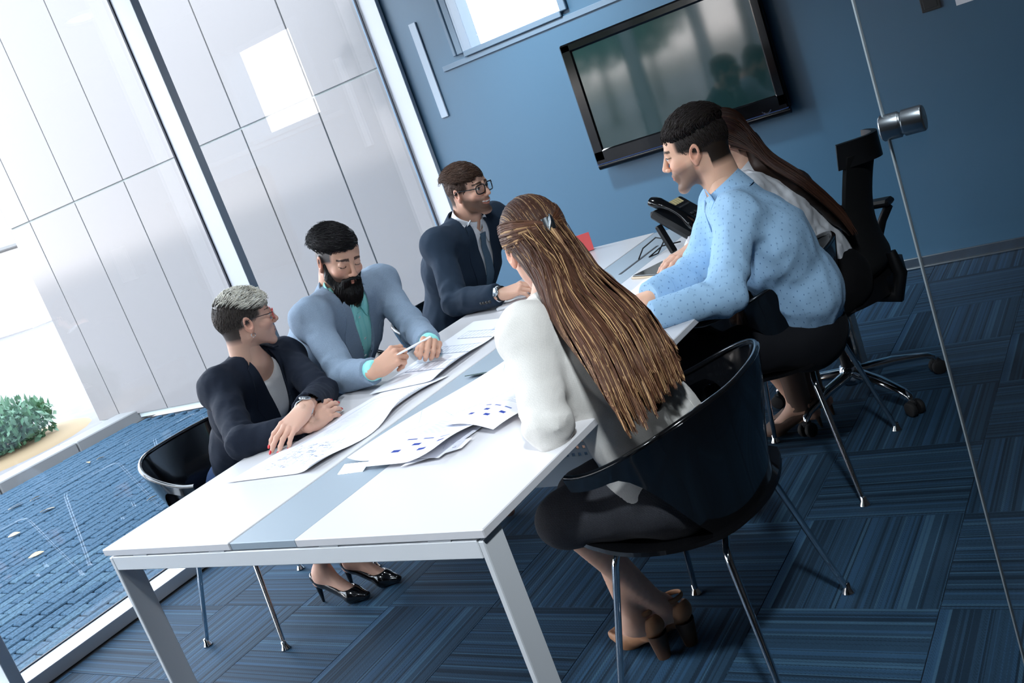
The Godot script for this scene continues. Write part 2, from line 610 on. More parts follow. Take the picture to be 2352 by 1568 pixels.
func outdoors() -> void:
	# paved court: the pavers nearest the window one by one, the rest as one mass
	var pav := struct_root("pavement", "blue grey paving laid in long courses outside the window")
	var bed := MB.new()
	bed.box(Vector3(-4.3, -0.21, 1.0), Vector3(4.6, 0.14, 10.6))
	part("paving_bed", bed, M.sand, pav)
	var pm := []
	for q in 3:
		var t := MB.new()
		t.box(Vector3(0, -0.03, 0), Vector3(0.085, 0.06, 0.192), 0.006)
		pm.append(t.mesh())
	rng.seed = 3
	var near := []
	var rest := []
	var n := 0
	for i in 46:
		var x := -1.86 - i * 0.095
		if x < -6.2:
			break
		var z0 := 0.05 if i % 2 == 0 else 0.15
		for j in 60:
			var z := 4.6 - z0 - j * 0.2
			if z < -4.05:
				continue
			var dx := x - 2.36
			var dz := z - 1.23
			var seen := z < 0.35 and z > -1.6 and x > -3.6
			var y := -0.1 + rng.randf_range(-0.004, 0.003)
			var tf := Transform3D(Basis(Vector3.UP, rng.randf_range(-0.02, 0.02)), Vector3(x, y, z))
			if seen and n < 290:
				part("paver", pm[n % 3], M.paver[rng.randi() % 3], pav).transform = tf
				n += 1
			else:
				rest.append(tf)
	var mm := MultiMesh.new()
	mm.transform_format = MultiMesh.TRANSFORM_3D
	mm.mesh = pm[0]
	mm.instance_count = rest.size()
	for i in rest.size():
		mm.set_instance_transform(i, rest[i])
	var mi := MultiMeshInstance3D.new()
	mi.multimesh = mm
	mi.material_override = M.paver[1]
	mi.name = "far_pavers"
	mi.set_meta("kind", "stuff")
	pav.add_child(mi)
	var ke := MB.new()
	for i in 11:
		ke.box(Vector3(-6.42, -0.08, -3.9 + i * 0.8), Vector3(0.32, 0.12, 0.79), 0.01)
	struct("trim_20", ke, M.kerb, "pale kerb at the far edge of the paving")
	var gr := MB.new()
	gr.box(Vector3(-46.6, -0.16, 0), Vector3(80, 0.1, 120))
	struct("ground", gr, M.pale_ground, "pale sunlit ground beyond the kerb")

	# neighbouring wing: tall pale panels with open joints
	var bld := thing("building", "pale neighbouring building of tall flat panels seen through the window wall", "building", Vector3(-4.3, -0.1, -4.3))
	var core := MB.new()
	core.box(Vector3(0.0, 3.0, -0.215), Vector3(5.26, 6.0, 0.6))
	part("facade_core", core, M.joint, bld)
	var xs := [-6.94, -6.556, -5.761, -4.976, -4.18, -3.385, -2.575, -1.78]
	for row in 3:
		var y0: float = [-0.06, 2.02, 4.13][row]
		var y1: float = [2.02, 4.13, 5.9][row]
		for i in xs.size() - 1:
			var x0: float = xs[i]
			var x1: float = xs[i + 1]
			var t := MB.new()
			t.box(Vector3((x0 + x1) / 2 + 4.3, (y0 + y1) / 2 + 0.1, 0.08), Vector3(x1 - x0 - 0.012, y1 - y0 - 0.014, 0.05), 0.002)
			part("facade_panel", t, M.facade, bld)
	# low planting and far houses on the left
	var bush := thing("shrub", "low green shrub on the pale ground beyond the kerb", "shrub", Vector3(-8.1, -0.11, -3.75))
	var lv := MB.new()
	leaves(lv, Vector3(0, 0.25, 0), Vector3(0.6, 0.28, 0.62), 2600, 0.09, 4)
	part("foliage", lv, M.leaf, bush)
	var st := MB.new()
	for i in 7:
		var a := i * 0.9
		st.tube([Vector3(0.05 * cos(a), 0, 0.05 * sin(a)), Vector3(0.4 * cos(a), 0.35, 0.35 * sin(a))], [0.012, 0.005], 5)
	part("stem", st, M.bark, bush)
	var so := MB.new()
	so.lathe([Vector2(0.95, -0.02), Vector2(0.85, 0.03), Vector2(0.3, 0.06), Vector2(0.001, 0.065)], 20)
	part("soil", so, M.soil, bush)
	var hs := [[Vector3(-40, -0.11, -24), Vector3(9, 3.2, 8), M.house], [Vector3(-52, -0.11, -10), Vector3(8, 5, 10), M.house_pink], [Vector3(-46, -0.11, -34), Vector3(6, 6, 6), M.house]]
	for i in 3:
		var h := thing("house", ["low white house far off beyond the pale ground", "pink rendered house on the far left", "taller white house behind the low one"][i], "house", hs[i][0])
		var s: Vector3 = hs[i][1]
		var b := MB.new()
		b.box(Vector3(0, s.y / 2, 0), s, 0.05)
		part("wall", b, hs[i][2], h)
		var rf := MB.new()
		rf.box(Vector3(0, s.y + 0.1, 0), s * Vector3(1.06, 0, 1.06) + Vector3(0, 0.2, 0), 0.05)
		part("roof", rf, M.kerb, h)
		for q in 3:
			var wd := MB.new()
			wd.box(Vector3(s.x / 2 + 0.01, s.y * 0.55, (q - 1) * s.z * 0.28), Vector3(0.06, s.y * 0.35, s.z * 0.13), 0.01)
			part("window", wd, M.strip, h)
	# trees and hedge further along the court, which the television mirrors
	for i in 4:
		var t := thing("tree", ["leafy tree standing along the court, nearest of the row", "second leafy tree of the row along the court", "third leafy tree of the row along the court", "last leafy tree of the row along the court"][i], "tree", Vector3(-10.5 - i * 0.6, -0.11, 9.0 + i * 5.2), 0.0, "trees along the court")
		var c := MB.new()
		leaves(c, Vector3(0, 3.6, 0), Vector3(2.0, 2.0, 2.0), 2600, 0.3, 40 + i)
		part("crown", c, M.leaf, t)
		var tr := MB.new()
		tr.tube([Vector3(0, 0, 0), Vector3(0.05, 1.4, 0), Vector3(0.1, 3.0, 0.1)], [0.14, 0.11, 0.07], 9)
		part("trunk", tr, M.bark, t)
	# dry leaves fallen on the paving
	rng.seed = 8
	for i in 16:
		var l := MB.new()
		var s := rng.randf_range(0.03, 0.06)
		l.sheet(4, 3, func(u, vv): return Vector3((u - 0.5) * s * 2.0, 0.004 + 0.012 * sin(u * 3.0) * vv, (vv - 0.5) * s * sin(PI * clampf(u, 0.05, 0.95))) , 0.001)
		var lf := obj("fallen_leaf", l, M.leaf_dry)
		lf.position = Vector3(rng.randf_range(-5.6, -3.2), -0.094, rng.randf_range(-3.4, -1.2))
		lf.rotation.y = rng.randf() * TAU
		tag(lf, "dry tan leaf fallen on the blue grey paving", "leaf", "dry leaves on the paving")


# ---------------------------------------------------------------- furniture
func table() -> void:
	var t := thing("meeting_table", "long white meeting table with a grey centre strip and flat metal legs", "table", Vector3(WT / 2, 0, -LT / 2))
	var ox := -WT / 2
	var oz := LT / 2
	for s in [[0.0, 0.5107], [0.7325, WT]]:
		var m := MB.new()
		m.box(Vector3(ox + (s[0] + s[1]) / 2, HT - 0.0095, 0), Vector3(s[1] - s[0], 0.019, LT), 0.002)
		part("tabletop", m, M.white, t)
	var c := MB.new()
	c.box(Vector3(ox + 0.6216, HT - 0.0105, 0), Vector3(0.2175, 0.018, LT - 0.004), 0.0015)
	part("centre_strip", c, M.strip, t, "grey blue strip between the white tops")
	var sl := MB.new()
	sl.box(Vector3(ox + 0.652, HT - 0.0012, oz - 2.03), Vector3(0.012, 0.002, 0.36), 0.0)
	part("cable_slot", sl, M.black, t, "dark cable slot in the strip")
	for z in [oz - 0.012, -oz + 0.012]:
		var b := MB.new()
		b.box(Vector3(0, 0.7255, z), Vector3(WT - 0.05, 0.039, 0.02), 0.002)
		part("beam", b, M.frame, t)
		for x in [0.149, 0.452, 0.824, 1.128]:
			var sp := MB.new()
			sp.box(Vector3(ox + x, 0.7465, z), Vector3(0.057, 0.005, 0.018))
			part("spacer", sp, M.frame, t)
	for x in [0.017, WT - 0.017]:
		for z in [oz - 0.034, -oz + 0.034]:
			var l := MB.new()
			l.box(Vector3(ox + x, 0.372, z), Vector3(0.014, 0.742, 0.064), 0.002)
			part("leg", l, M.frame, t)
		var r := MB.new()
		r.box(Vector3(ox + lerpf(x, WT / 2, 0.42), 0.7335, 0), Vector3(0.03, 0.025, LT - 0.05), 0.002)
		part("under_rail", r, M.frame, t)
	for z in [-oz + 0.07]:
		var l := MB.new()
		l.box(Vector3(-ox - 0.055, 0.36, z), Vector3(0.075, 0.72, 0.012), 0.002)
		part("end_plate", l, M.alu, t)
	# perforated privacy panel under the right-hand top
	var p := MB.new()
	var px0 := ox + 0.60
	var pz := oz - 0.75
	var pitch := 0.0195
	p.box(Vector3(px0 + 0.3, 0.512, pz), Vector3(0.6, 0.072, 0.002))
	for r in 9:
		var y := 0.548 + r * pitch
		p.box(Vector3(px0 + 0.3, y + 0.005, pz), Vector3(0.6, 0.0105, 0.002))
		for i in 31:
			p.box(Vector3(px0 + i * pitch, y + 0.0149, pz), Vector3(0.0105, 0.0093, 0.002))
	part("perforated_panel", p, M.strip, t)
	var tr := MB.new()
	tr.box(Vector3(ox + 0.62, 0.62, 0.0), Vector3(0.24, 0.012, LT - 0.4), 0.002)
	for s in [-1.0, 1.0]:
		tr.box(Vector3(ox + 0.62 + s * 0.118, 0.655, 0.0), Vector3(0.004, 0.075, LT - 0.4))
	part("cable_tray", tr, M.frame, t)
	# little flip lids in the strip
	var f1 := MB.new()
	f1.tf = Transform3D(Basis(Vector3.RIGHT, 0.30), Vector3(ox + 0.618, HT + 0.004, oz - 0.335))
	f1.box(Vector3.ZERO, Vector3(0.088, 0.003, 0.036), 0.0008)
	part("cable_flap", f1, M.chrome, t)
	var f2 := MB.new()
	f2.tf = Transform3D(Basis(Vector3.RIGHT, -0.25), Vector3(ox + 0.62, HT + 0.004, oz - 0.93))
	f2.box(Vector3.ZERO, Vector3(0.088, 0.003, 0.05), 0.0008)
	part("cable_flap", f2, M.chrome, t)


func shell_chair(at: Vector3, turn: float, label: String) -> Node3D:
	# tub chair: seat pan, wrap-round back drawn out into two arms, four splayed chrome legs. Front is +z.
	var t := thing("tub_chair", label, "chair", at, turn, "black shell chairs round the table")
	var sm := func(a: float, b: float, x: float) -> float:
		var q := clampf((x - a) / (b - a), 0, 1)
		return q * q * (3 - 2 * q)
	var wrap := func(u: float, w: float) -> Vector3:
		var s := (u - 0.5) * 2.0
		var phi := s * deg_to_rad(112)
		var a := absf(s)
		var top: float = 0.748 - 0.100 * sm.call(0.25, 1.0, a)
		var bot: float = lerpf(0.425, top - 0.035, sm.call(0.34, 0.76, a))
		var y := lerpf(bot, top, w)
		var fl: float = 0.80 + 0.24 * sm.call(0.42, 0.82, y)
		var cx := sin(phi)
		var cz := -cos(phi)
		var k := pow(pow(absf(cx), 2.6) + pow(absf(cz), 2.6), -1.0 / 2.6)
		return Vector3(cx * k * 0.290 * fl, y, cz * k * 0.232 * fl + 0.05 * a * a)
	var m := MB.new()
	m.sheet(44, 9, wrap, 0.009)
	# rolled lip along the rim
	var rim := []
	for i in 45:
		rim.append(wrap.call(i / 44.0, 1.0) + Vector3(0, -0.001, 0))
	m.tube(rim, [0.0075], 8)
	part("backrest", m, M.shell, t)
	var s := MB.new()
	s.sheet(18, 18, func(u, v):
		var x: float = (u - 0.5) * 2.0
		var z: float = (0.5 - v) * 2.0
		var q := Vector2(x * sqrt(1 - z * z * 0.36), z * sqrt(1 - x * x * 0.36))
		var y := 0.418 + 0.030 * q.length_squared() - 0.03 * maxf(0.0, q.y - 0.55)
		return Vector3(q.x * 0.262, y, q.y * 0.225 + 0.012), 0.010)
	part("seat", s, M.shell, t)
	for sx in [-1.0, 1.0]:
		for sz in [-1.0, 1.0]:
			var l := MB.new()
			l.tube([Vector3(sx * 0.03, 0.394, sz * 0.10), Vector3(sx * 0.13, 0.394, sz * 0.13), Vector3(sx * 0.165, 0.388, sz * 0.142), Vector3(sx * 0.178, 0.365, sz * 0.148), Vector3(sx * 0.255, 0.022, sz * 0.215)], [0.0095, 0.0095, 0.0095, 0.0095, 0.008], 10)
			var lg := part("leg", l, M.chrome, t)
			var g := MB.new()
			g.tf = Transform3D(Basis(), Vector3(sx * 0.258, 0, sz * 0.218))
			g.lathe([Vector2(0.001, 0.0005), Vector2(0.017, 0.0005), Vector2(0.018, 0.004), Vector2(0.010, 0.018), Vector2(0.009, 0.03), Vector2(0.001, 0.031)], 14)
			part("glide", g, M.chrome, lg)
	var b := MB.new()
	b.box(Vector3(0, 0.398, 0), Vector3(0.2, 0.012, 0.2), 0.004)
	part("seat_bracket", b, M.black, t)
	return t


func office_chair(at: Vector3, turn: float) -> void:
	var t := thing("office_chair", "black swivel chair with a tall narrow mesh back and chrome star base", "chair", at, turn)
	var s := MB.new()
	s.sheet(16, 16, func(u, v):
		var x: float = (u - 0.5) * 2.0
		var z: float = (0.5 - v) * 2.0
		var q := Vector2(x * sqrt(1 - z * z * 0.3), z * sqrt(1 - x * x * 0.3))
		return Vector3(q.x * 0.25, 0.475 - 0.03 * maxf(0, q.y - 0.5) + 0.012 * absf(q.x), q.y * 0.245), 0.06)
	part("seat", s, M.black, t)
	var bk := MB.new()
	var prof := [0.20, 0.232, 0.225, 0.185, 0.145, 0.118, 0.106, 0.102, 0.102, 0.104, 0.106]
	bk.sheet(12, 30, func(u, v):
		var k: float = v * 10.0
		var i := mini(int(k), 9)
		var half: float = lerpf(prof[i], prof[i + 1], k - i)
		var x: float = (u - 0.5) * 2.0
		var y: float = lerpf(0.44, 0.93, v)
		var z: float = -0.25 + 0.045 * sin(v * PI) - 0.05 * v + 0.07 * x * x * (half / 0.2)
		if v < 0.2:
			z += 0.12 * pow((0.2 - v) / 0.2, 2.0)
		return Vector3(-x * half, y, z), 0.022)
	part("backrest", bk, mat(Color(0.05, 0.05, 0.055), 0.8), t)
	var hr := MB.new()
	hr.sheet(16, 5, func(u, v):
		var a: float = (u - 0.5) * 2.0
		return Vector3(-a * 0.115, 0.895 + v * 0.085, -0.325 + 0.10 * a * a * (1.0 - 0.15 * v)), 0.02)
	part("headrest", hr, M.black, t)
	var sp := MB.new()
	sp.tube([Vector3(0, 0.42, -0.1), Vector3(0, 0.40, -0.26), Vector3(0, 0.48, -0.285), Vector3(0, 0.56, -0.27)], [0.028, 0.028, 0.024, 0.018], 10)
	part("back_bar", sp, M.black, t)
	for x in [-1.0, 1.0]:
		var a := MB.new()
		a.tube([Vector3(x * 0.2, 0.43, -0.05), Vector3(x * 0.29, 0.45, -0.05), Vector3(x * 0.295, 0.60, -0.12), Vector3(x * 0.295, 0.655, -0.16)], [0.017], 8)
		a.tube([Vector3(x * 0.295, 0.56, -0.09), Vector3(x * 0.295, 0.655, 0.03)], [0.015], 8)
		a.box(Vector3(x * 0.295, 0.67, -0.04), Vector3(0.07, 0.028, 0.27), 0.01)
		part("armrest", a, M.black, t)
	var me := MB.new()
	me.box(Vector3(0, 0.385, 0), Vector3(0.16, 0.05, 0.22), 0.012)
	part("mechanism", me, M.alu, t)
	var cy := MB.new()
	cy.lathe([Vector2(0.001, 0.09), Vector2(0.03, 0.09), Vector2(0.03, 0.25), Vector2(0.02, 0.26), Vector2(0.02, 0.37), Vector2(0.001, 0.37)], 18)
	part("gas_lift", cy, M.black, t)
	var hub := MB.new()
	hub.lathe([Vector2(0.001, 0.075), Vector2(0.042, 0.075), Vector2(0.048, 0.10), Vector2(0.038, 0.145), Vector2(0.001, 0.15)], 20)
	part("hub", hub, M.chrome, t)
	for i in 5:
		var ang := TAU * i / 5.0 + 0.16
		var d := Vector3(sin(ang), 0, cos(ang))
		var arm := MB.new()
		arm.tube([d * 0.03 + Vector3(0, 0.115, 0), d * 0.16 + Vector3(0, 0.106, 0), d * 0.285 + Vector3(0, 0.082, 0), d * 0.305 + Vector3(0, 0.07, 0), d * 0.308 + Vector3(0, 0.058, 0)], [0.027, 0.023, 0.017, 0.015, 0.012], 10, true, 0.75)
		part("base_arm", arm, M.chrome, t)
		var side := d.cross(Vector3.UP)
		var w := MB.new()
		for q in [-1.0, 1.0]:
			w.tf = Transform3D(Basis(d, side, d.cross(side)), d * 0.315 + side * q * 0.016 + Vector3(0, 0.028, 0))
			w.lathe([Vector2(0.001, -0.010), Vector2(0.024, -0.010), Vector2(0.0275, -0.005), Vector2(0.0275, 0.005), Vector2(0.024, 0.010), Vector2(0.001, 0.010)], 18)
		w.tf = Transform3D()
		w.box(d * 0.312 + Vector3(0, 0.048, 0), Vector3(0.03, 0.022, 0.03), 0.006)
		part("caster", w, M.rubber, t)


func television() -> void:
	var t := thing("television", "large black flat television mounted on the blue wall", "television", Vector3(0.222, 1.33, ZW + 0.03))
	var body := MB.new()
	body.box(Vector3(0, 0, 0.0), Vector3(1.13, 0.70, 0.05), 0.01)
	part("back_case", body, M.black, t)
	var b := MB.new()
	var ow := 0.576
	var oh := 0.363
	b.box(Vector3(-ow + 0.034, 0.02, 0.045), Vector3(0.068, 0.685, 0.04), 0.008)
	b.box(Vector3(ow - 0.026, 0.02, 0.045), Vector3(0.052, 0.685, 0.04), 0.008)
	b.box(Vector3(0, oh - 0.026, 0.045), Vector3(1.152, 0.052, 0.04), 0.01)
	b.box(Vector3(0, -oh + 0.062, 0.045), Vector3(1.152, 0.085, 0.04), 0.008)
	part("bezel", b, M.gloss_black, t)
	var li := MB.new()
	li.tf = Transform3D(Basis(Vector3.UP, PI / 2), Vector3(-ow, -oh + 0.012, 0.04))
	li.tube([Vector3(0, 0, 0), Vector3(0, 0, 1.152)], [0.015], 12, true, 1.3)
	part("lower_lip", li, M.gloss_black, t)
	var ln := MB.new()
	ln.box(Vector3(0, -oh + 0.027, 0.062), Vector3(1.15, 0.004, 0.006), 0.001)  # highlight on the black chin, put into a blue coloured strip
	part("glint_line", ln, mat(Color(0.25, 0.35, 0.6), 0.2, 0.6), t, "blue highlight along the lower bezel built as a thin line")
	var s := MB.new()
	s.box(Vector3(0.008, 0.025, 0.040), Vector3(1.04, 0.58, 0.03))
	part("screen", s, M.screen, t)
	var bt := MB.new()
	bt.sheet(10, 2, func(u, v):
		var a: float = lerpf(PI * 1.15, PI * 1.85, u)
		return Vector3(0.46 + cos(a) * lerpf(0.030, 0.024, v), -oh + 0.055 + sin(a) * lerpf(0.030, 0.024, v), 0.0665), 0.002)
	part("power_mark", bt, M.chrome, t, "small silver arc at the right of the lower bezel")


func draw_line(im: Image, a: Vector2, b: Vector2, c: Color, w := 1) -> void:
	var n := int(maxf(absf(b.x - a.x), absf(b.y - a.y))) + 1
	for i in n + 1:
		var p := a.lerp(b, float(i) / n)
		im.fill_rect(Rect2i(int(p.x), int(p.y), w, w), c)


func plan_texture(seed_: int, kind: int) -> ImageTexture:
	rng.seed = seed_
	var wd := 512
	var im := Image.create(wd, wd, false, Image.FORMAT_RGB8)
	im.fill(Color(0.945, 0.95, 0.965))
	var ink := Color(0.42, 0.50, 0.66)
	var dark := Color(0.22, 0.30, 0.48)
	if kind == 0:        # site plan: long boundary lines, a dense block of small rooms, a title column
		for k in 5:
			draw_line(im, Vector2(60 + k * 4, 440), Vector2(90 + k * 3, 60), ink.lerp(Color.WHITE, 0.2 * k))
		draw_line(im, Vector2(60, 440), Vector2(300, 470), ink, 1)
		draw_line(im, Vector2(300, 470), Vector2(420, 90), ink, 1)
		for k in 260:
			var p := Vector2(rng.randf_range(110, 380), rng.randf_range(40, 170))
			var q := p + (Vector2(rng.randf_range(4, 26), 0) if rng.randf() < 0.5 else Vector2(0, rng.randf_range(4, 22)))
			draw_line(im, p, q, dark.lerp(ink, rng.randf()), 2 if rng.randf() < 0.25 else 1)
		for k in 26:
			draw_line(im, Vector2(120 + k * 10, 200 + rng.randi() % 60), Vector2(120 + k * 10, 215 + rng.randi() % 60), ink)
		for k in 9:
			draw_line(im, Vector2(350, 390 + k * 9), Vector2(350 + rng.randi_range(40, 110), 390 + k * 9), dark, 2)
		for k in 12:
			draw_line(im, Vector2(110, 300 + k * 11), Vector2(110 + rng.randi_range(10, 60), 300 + k * 11), ink.lerp(Color.WHITE, 0.5), 1)
	elif kind == 1:      # sections of a building: stepped bays
		for k in 3:
			var b := Vector2(60 + k * 20, 120 + k * 120)
			draw_line(im, b, b + Vector2(360, -30), dark, 3)
			draw_line(im, b + Vector2(0, 60), b + Vector2(360, 40), ink, 2)
			for j in 10:
				var x := 36.0 * j
				draw_line(im, b + Vector2(x, -x / 12.0), b + Vector2(x, 60 - x / 18.0), dark, 2)
				draw_line(im, b + Vector2(x, 20), b + Vector2(x + 30, 18), ink, 1)
		for k in 12:
			draw_line(im, Vector2(330, 400 + k * 8), Vector2(330 + rng.randi_range(30, 120), 400 + k * 8), ink, 2)
	elif kind == 2:      # faint outlines
		for k in 14:
			var p := Vector2(rng.randf_range(40, 440), rng.randf_range(40, 440))
			draw_line(im, p, p + Vector2(rng.randf_range(-90, 120), rng.randf_range(-40, 60)), ink.lerp(Color.WHITE, 0.35), 1)
		for k in 20:
			draw_line(im, Vector2(90 + k * 16, 120 + k * 12), Vector2(96 + k * 16, 128 + k * 12), ink, 2)
		draw_line(im, Vector2(40, 470), Vector2(470, 40), ink.lerp(Color.WHITE, 0.3), 1)
	else:                # brochure page: blocks of deep blue, lines of text
		var blue := Color(0.16, 0.24, 0.55)
		for k in 4:
			im.fill_rect(Rect2i(90 + k * 92, 110 + (k % 2) * 60, 58, 24), blue)
		for k in 3:
			im.fill_rect(Rect2i(70 + k * 130, 240, 80, 12), blue.lerp(Color(0.5, 0.6, 0.8), 0.3 * k))
		for k in 12:
			draw_line(im, Vector2(80, 320 + k * 13), Vector2(80 + rng.randi_range(120, 330), 320 + k * 13), ink.lerp(Color.WHITE, 0.3), 3)
	return ImageTexture.create_from_image(im)


func paper(called: String, label: String, cat: String, tex: Texture2D, q: Array, bump: Callable, group := "", nu := 22, nv := 22) -> MeshInstance3D:
	# q: four corners (x, z) in the order u0v0, u1v0, u1v1, u0v1, counter-clockwise from above
	var ctr: Vector2 = (q[0] + q[1] + q[2] + q[3]) / 4.0
	var m := MB.new()
	m.sheet(nu, nv, func(u, v):
		var a: Vector2 = q[0].lerp(q[1], u)
		var b: Vector2 = q[3].lerp(q[2], u)
		var p: Vector2 = a.lerp(b, v) - ctr
		var d = bump.call(u, v)
		var off: Vector3 = Vector3(0, d, 0) if d is float else d
		return Vector3(p.x, 0.0015, p.y) + off, 0.0007)
	var mm := mat(Color(0.985, 0.985, 1.0), 0.7, 0.0, 0.3)
	mm.albedo_texture = tex
	var o := obj(called, m, mm)
	o.position = Vector3(ctr.x, HT, ctr.y)
	tag(o, label, cat, group)
	return o


func props() -> void:
	var t0 := plan_texture(5, 0)
	var t1 := plan_texture(6, 1)
	var t2 := plan_texture(7, 2)
	var t3 := plan_texture(8, 3)
	# large drawings on the window side, right edges curling up
	paper("drawing_sheet", "large site plan drawing in front of the woman in the navy blazer, edge curling", "drawing", t0, [Vector2(0.12, -0.335), Vector2(0.485, -0.345), Vector2(0.465, -0.965), Vector2(0.235, -0.93)],
		func(u, v): return Vector3(-0.03 * pow(maxf(0, u - 0.78) / 0.22, 2.0) * (0.4 + 0.6 * cos(v * 9.0)), 0.016 * pow(maxf(0, u - 0.75) / 0.25, 1.6) * (0.5 + 0.5 * cos(v * 9.0)) + 0.0015 * sin(v * 7.0) * sin(u * 4.0) + 0.002, 0))
	paper("drawing_sheet", "building section drawing beside the bearded man's hands", "drawing", t1, [Vector2(0.19, -0.90), Vector2(0.47, -0.93), Vector2(0.45, -1.50), Vector2(0.15, -1.58)],
		func(u, v): return Vector3(-0.03 * pow(maxf(0, u - 0.75) / 0.25, 2.0), 0.014 * pow(maxf(0, u - 0.76) / 0.24, 1.6) * (0.5 + 0.5 * sin(v * 8.0)) + 0.002 * sin(v * 5.0) + 0.006, 0))
	# drawings and brochures on the near side
	paper("drawing_sheet", "outline drawing lying across the near white top under the open brochures", "drawing", t2, [Vector2(0.565, -0.375), Vector2(0.90, -0.33), Vector2(0.93, -0.93), Vector2(0.69, -1.01)],
		func(u, v): return 0.004 + 0.004 * sin(v * 6.0 + u * 2.0) + 0.012 * pow(maxf(0, 0.2 - u) / 0.2, 2.0))
	paper("brochure", "open brochure with blue blocks at the near end of the table, page curling up", "brochure", t3, [Vector2(0.66, -0.32), Vector2(0.915, -0.335), Vector2(0.90, -0.56), Vector2(0.70, -0.60)],
		func(u, v): return Vector3(0, 0.010 + 0.030 * pow(maxf(0, u - 0.55) / 0.45, 1.5) * (1.0 - v) + 0.004 * sin(v * 5.0), 0.02 * u * (1.0 - v)))
	paper("brochure", "second brochure page with blue blocks beside the woman in the cream jacket", "brochure", t3, [Vector2(0.78, -0.52), Vector2(0.985, -0.445), Vector2(1.045, -0.62), Vector2(0.90, -0.72)],
		func(u, v): return 0.012 + 0.010 * sin(u * 3.0) + 0.004 * sin(v * 5.0))
	paper("booklet_cover", "dark blue backed page showing beneath the curled brochure", "paper", t3, [Vector2(0.80, -0.305), Vector2(0.935, -0.375), Vector2(0.93, -0.43), Vector2(0.82, -0.41)],
		func(u, v): return 0.006)
	paper("drawing_sheet", "drawing on the far right of the table before the man in the dotted blue shirt", "drawing", t2, [Vector2(0.86, -1.30), Vector2(1.16, -1.22), Vector2(1.10, -1.70), Vector2(0.84, -1.66)],
		func(u, v): return 0.004 + 0.003 * sin(u * 5.0))
	var nb := MB.new()
	nb.box(Vector3(0, 0.006, 0), Vector3(0.15, 0.011, 0.21), 0.002)
	var n := tag(obj("notebook", nb, M.paper), "white notebook by the wrist of the man in glasses", "notebook") as Node3D
	n.position = Vector3(0.24, HT, -1.80)
	n.rotation.y = 0.25
	var pen := MB.new()
	pen.tube([Vector3(0, 0.0, 0), Vector3(0.13, 0, 0), Vector3(0.14, 0, 0)], [0.0045, 0.0045, 0.001], 8)
	var pn := tag(obj("pen", pen, M.paper), "slim white pen resting on the notebook", "pen") as Node3D
	pn.position = Vector3(0.18, HT + 0.016, -1.78)
	pn.rotation.y = 0.3

	# tablet and its folio
	var tb := thing("tablet", "black tablet lying flat before the brown haired woman at the far end", "tablet", Vector3(0.905, HT, -1.80), -0.45)
	var fo := MB.new()
	fo.box(Vector3(0, 0.004, 0), Vector3(0.19, 0.008, 0.27), 0.002)
	part("folio", fo, mat(Color(0.80, 0.72, 0.62), 0.6), tb, "tan folio edge")
	var sc := MB.new()
	sc.box(Vector3(0, 0.0105, 0), Vector3(0.18, 0.005, 0.26), 0.002)
	part("screen", sc, M.gloss_black, tb)

	# desk telephone
	var ph := thing("telephone", "black desk telephone on its stand by the end of the table", "telephone", Vector3(0.875, HT, -2.05), deg_to_rad(76))
	var body := MB.new()
	body.tf = Transform3D(Basis(Vector3.RIGHT, deg_to_rad(38)), Vector3(0, 0.105, 0.0))
	body.box(Vector3.ZERO, Vector3(0.20, 0.035, 0.20), 0.012)
	body.box(Vector3(0.02, 0.02, -0.065), Vector3(0.11, 0.012, 0.05), 0.004)
	part("body", body, M.black, ph)
	var stand := MB.new()
	for s in [-1.0, 1.0]:
		stand.tf = Transform3D(Basis(Vector3.RIGHT, deg_to_rad(-18)), Vector3(s * 0.075, 0.060, -0.055))
		stand.box(Vector3.ZERO, Vector3(0.035, 0.115, 0.014), 0.004)
	stand.tf = Transform3D()
	stand.box(Vector3(0, 0.02, 0.05), Vector3(0.16, 0.04, 0.06), 0.01)
	part("stand", stand, M.black, ph)
	var hs := MB.new()
	hs.tf = Transform3D(Basis(Vector3.RIGHT, deg_to_rad(38)), Vector3(-0.075, 0.125, 0.0))
	var hp := []
	for i in 13:
		var a := i / 12.0
		hp.append(Vector3(0, 0.022 + 0.020 * sin(a * PI), lerpf(-0.105, 0.105, a)))
	hs.tube(hp, [0.022, 0.026, 0.026, 0.021, 0.018, 0.017, 0.017, 0.017, 0.018, 0.021, 0.026, 0.026, 0.022], 12, true, 0.75)
	part("handset", hs, M.gloss_black, ph)
	var keys := MB.new()
	keys.tf = body.tf
	for r in 4:
		for c in 3:
			keys.box(Vector3(0.0 + c * 0.024, 0.0195, 0.005 + r * 0.019), Vector3(0.016, 0.005, 0.011), 0.002)
	part("keypad", keys, mat(Color(0.14, 0.15, 0.17), 0.5), ph)
	var lab := MB.new()
	lab.tf = Transform3D(Basis(Vector3.RIGHT, deg_to_rad(38)), Vector3(0, 0.105, 0.0))
	for i in 5:
		lab.box(Vector3(-0.008 + i * 0.014, 0.0275, -0.07), Vector3(0.010, 0.002, 0.028), 0.0)
	part("line_keys", lab, mat(Color(0.75, 0.70, 0.52), 0.6), ph, "row of cream line keys")
	var cord := MB.new()
	var cp := []
	for i in 260:
		var a := i / 259.0
		var base := Vector3(lerpf(-0.03, 0.14, a), 0.013 + 0.05 * pow(maxf(0, a - 0.85) / 0.15, 2.0), 0.11 + 0.03 * sin(a * PI))
		cp.append(base + Vector3(0, cos(a * 160.0), sin(a * 160.0)) * 0.0085)
	cord.tube(cp, [0.0022], 5)
	part("coil_cord", cord, M.black, ph)
	var cable := MB.new()
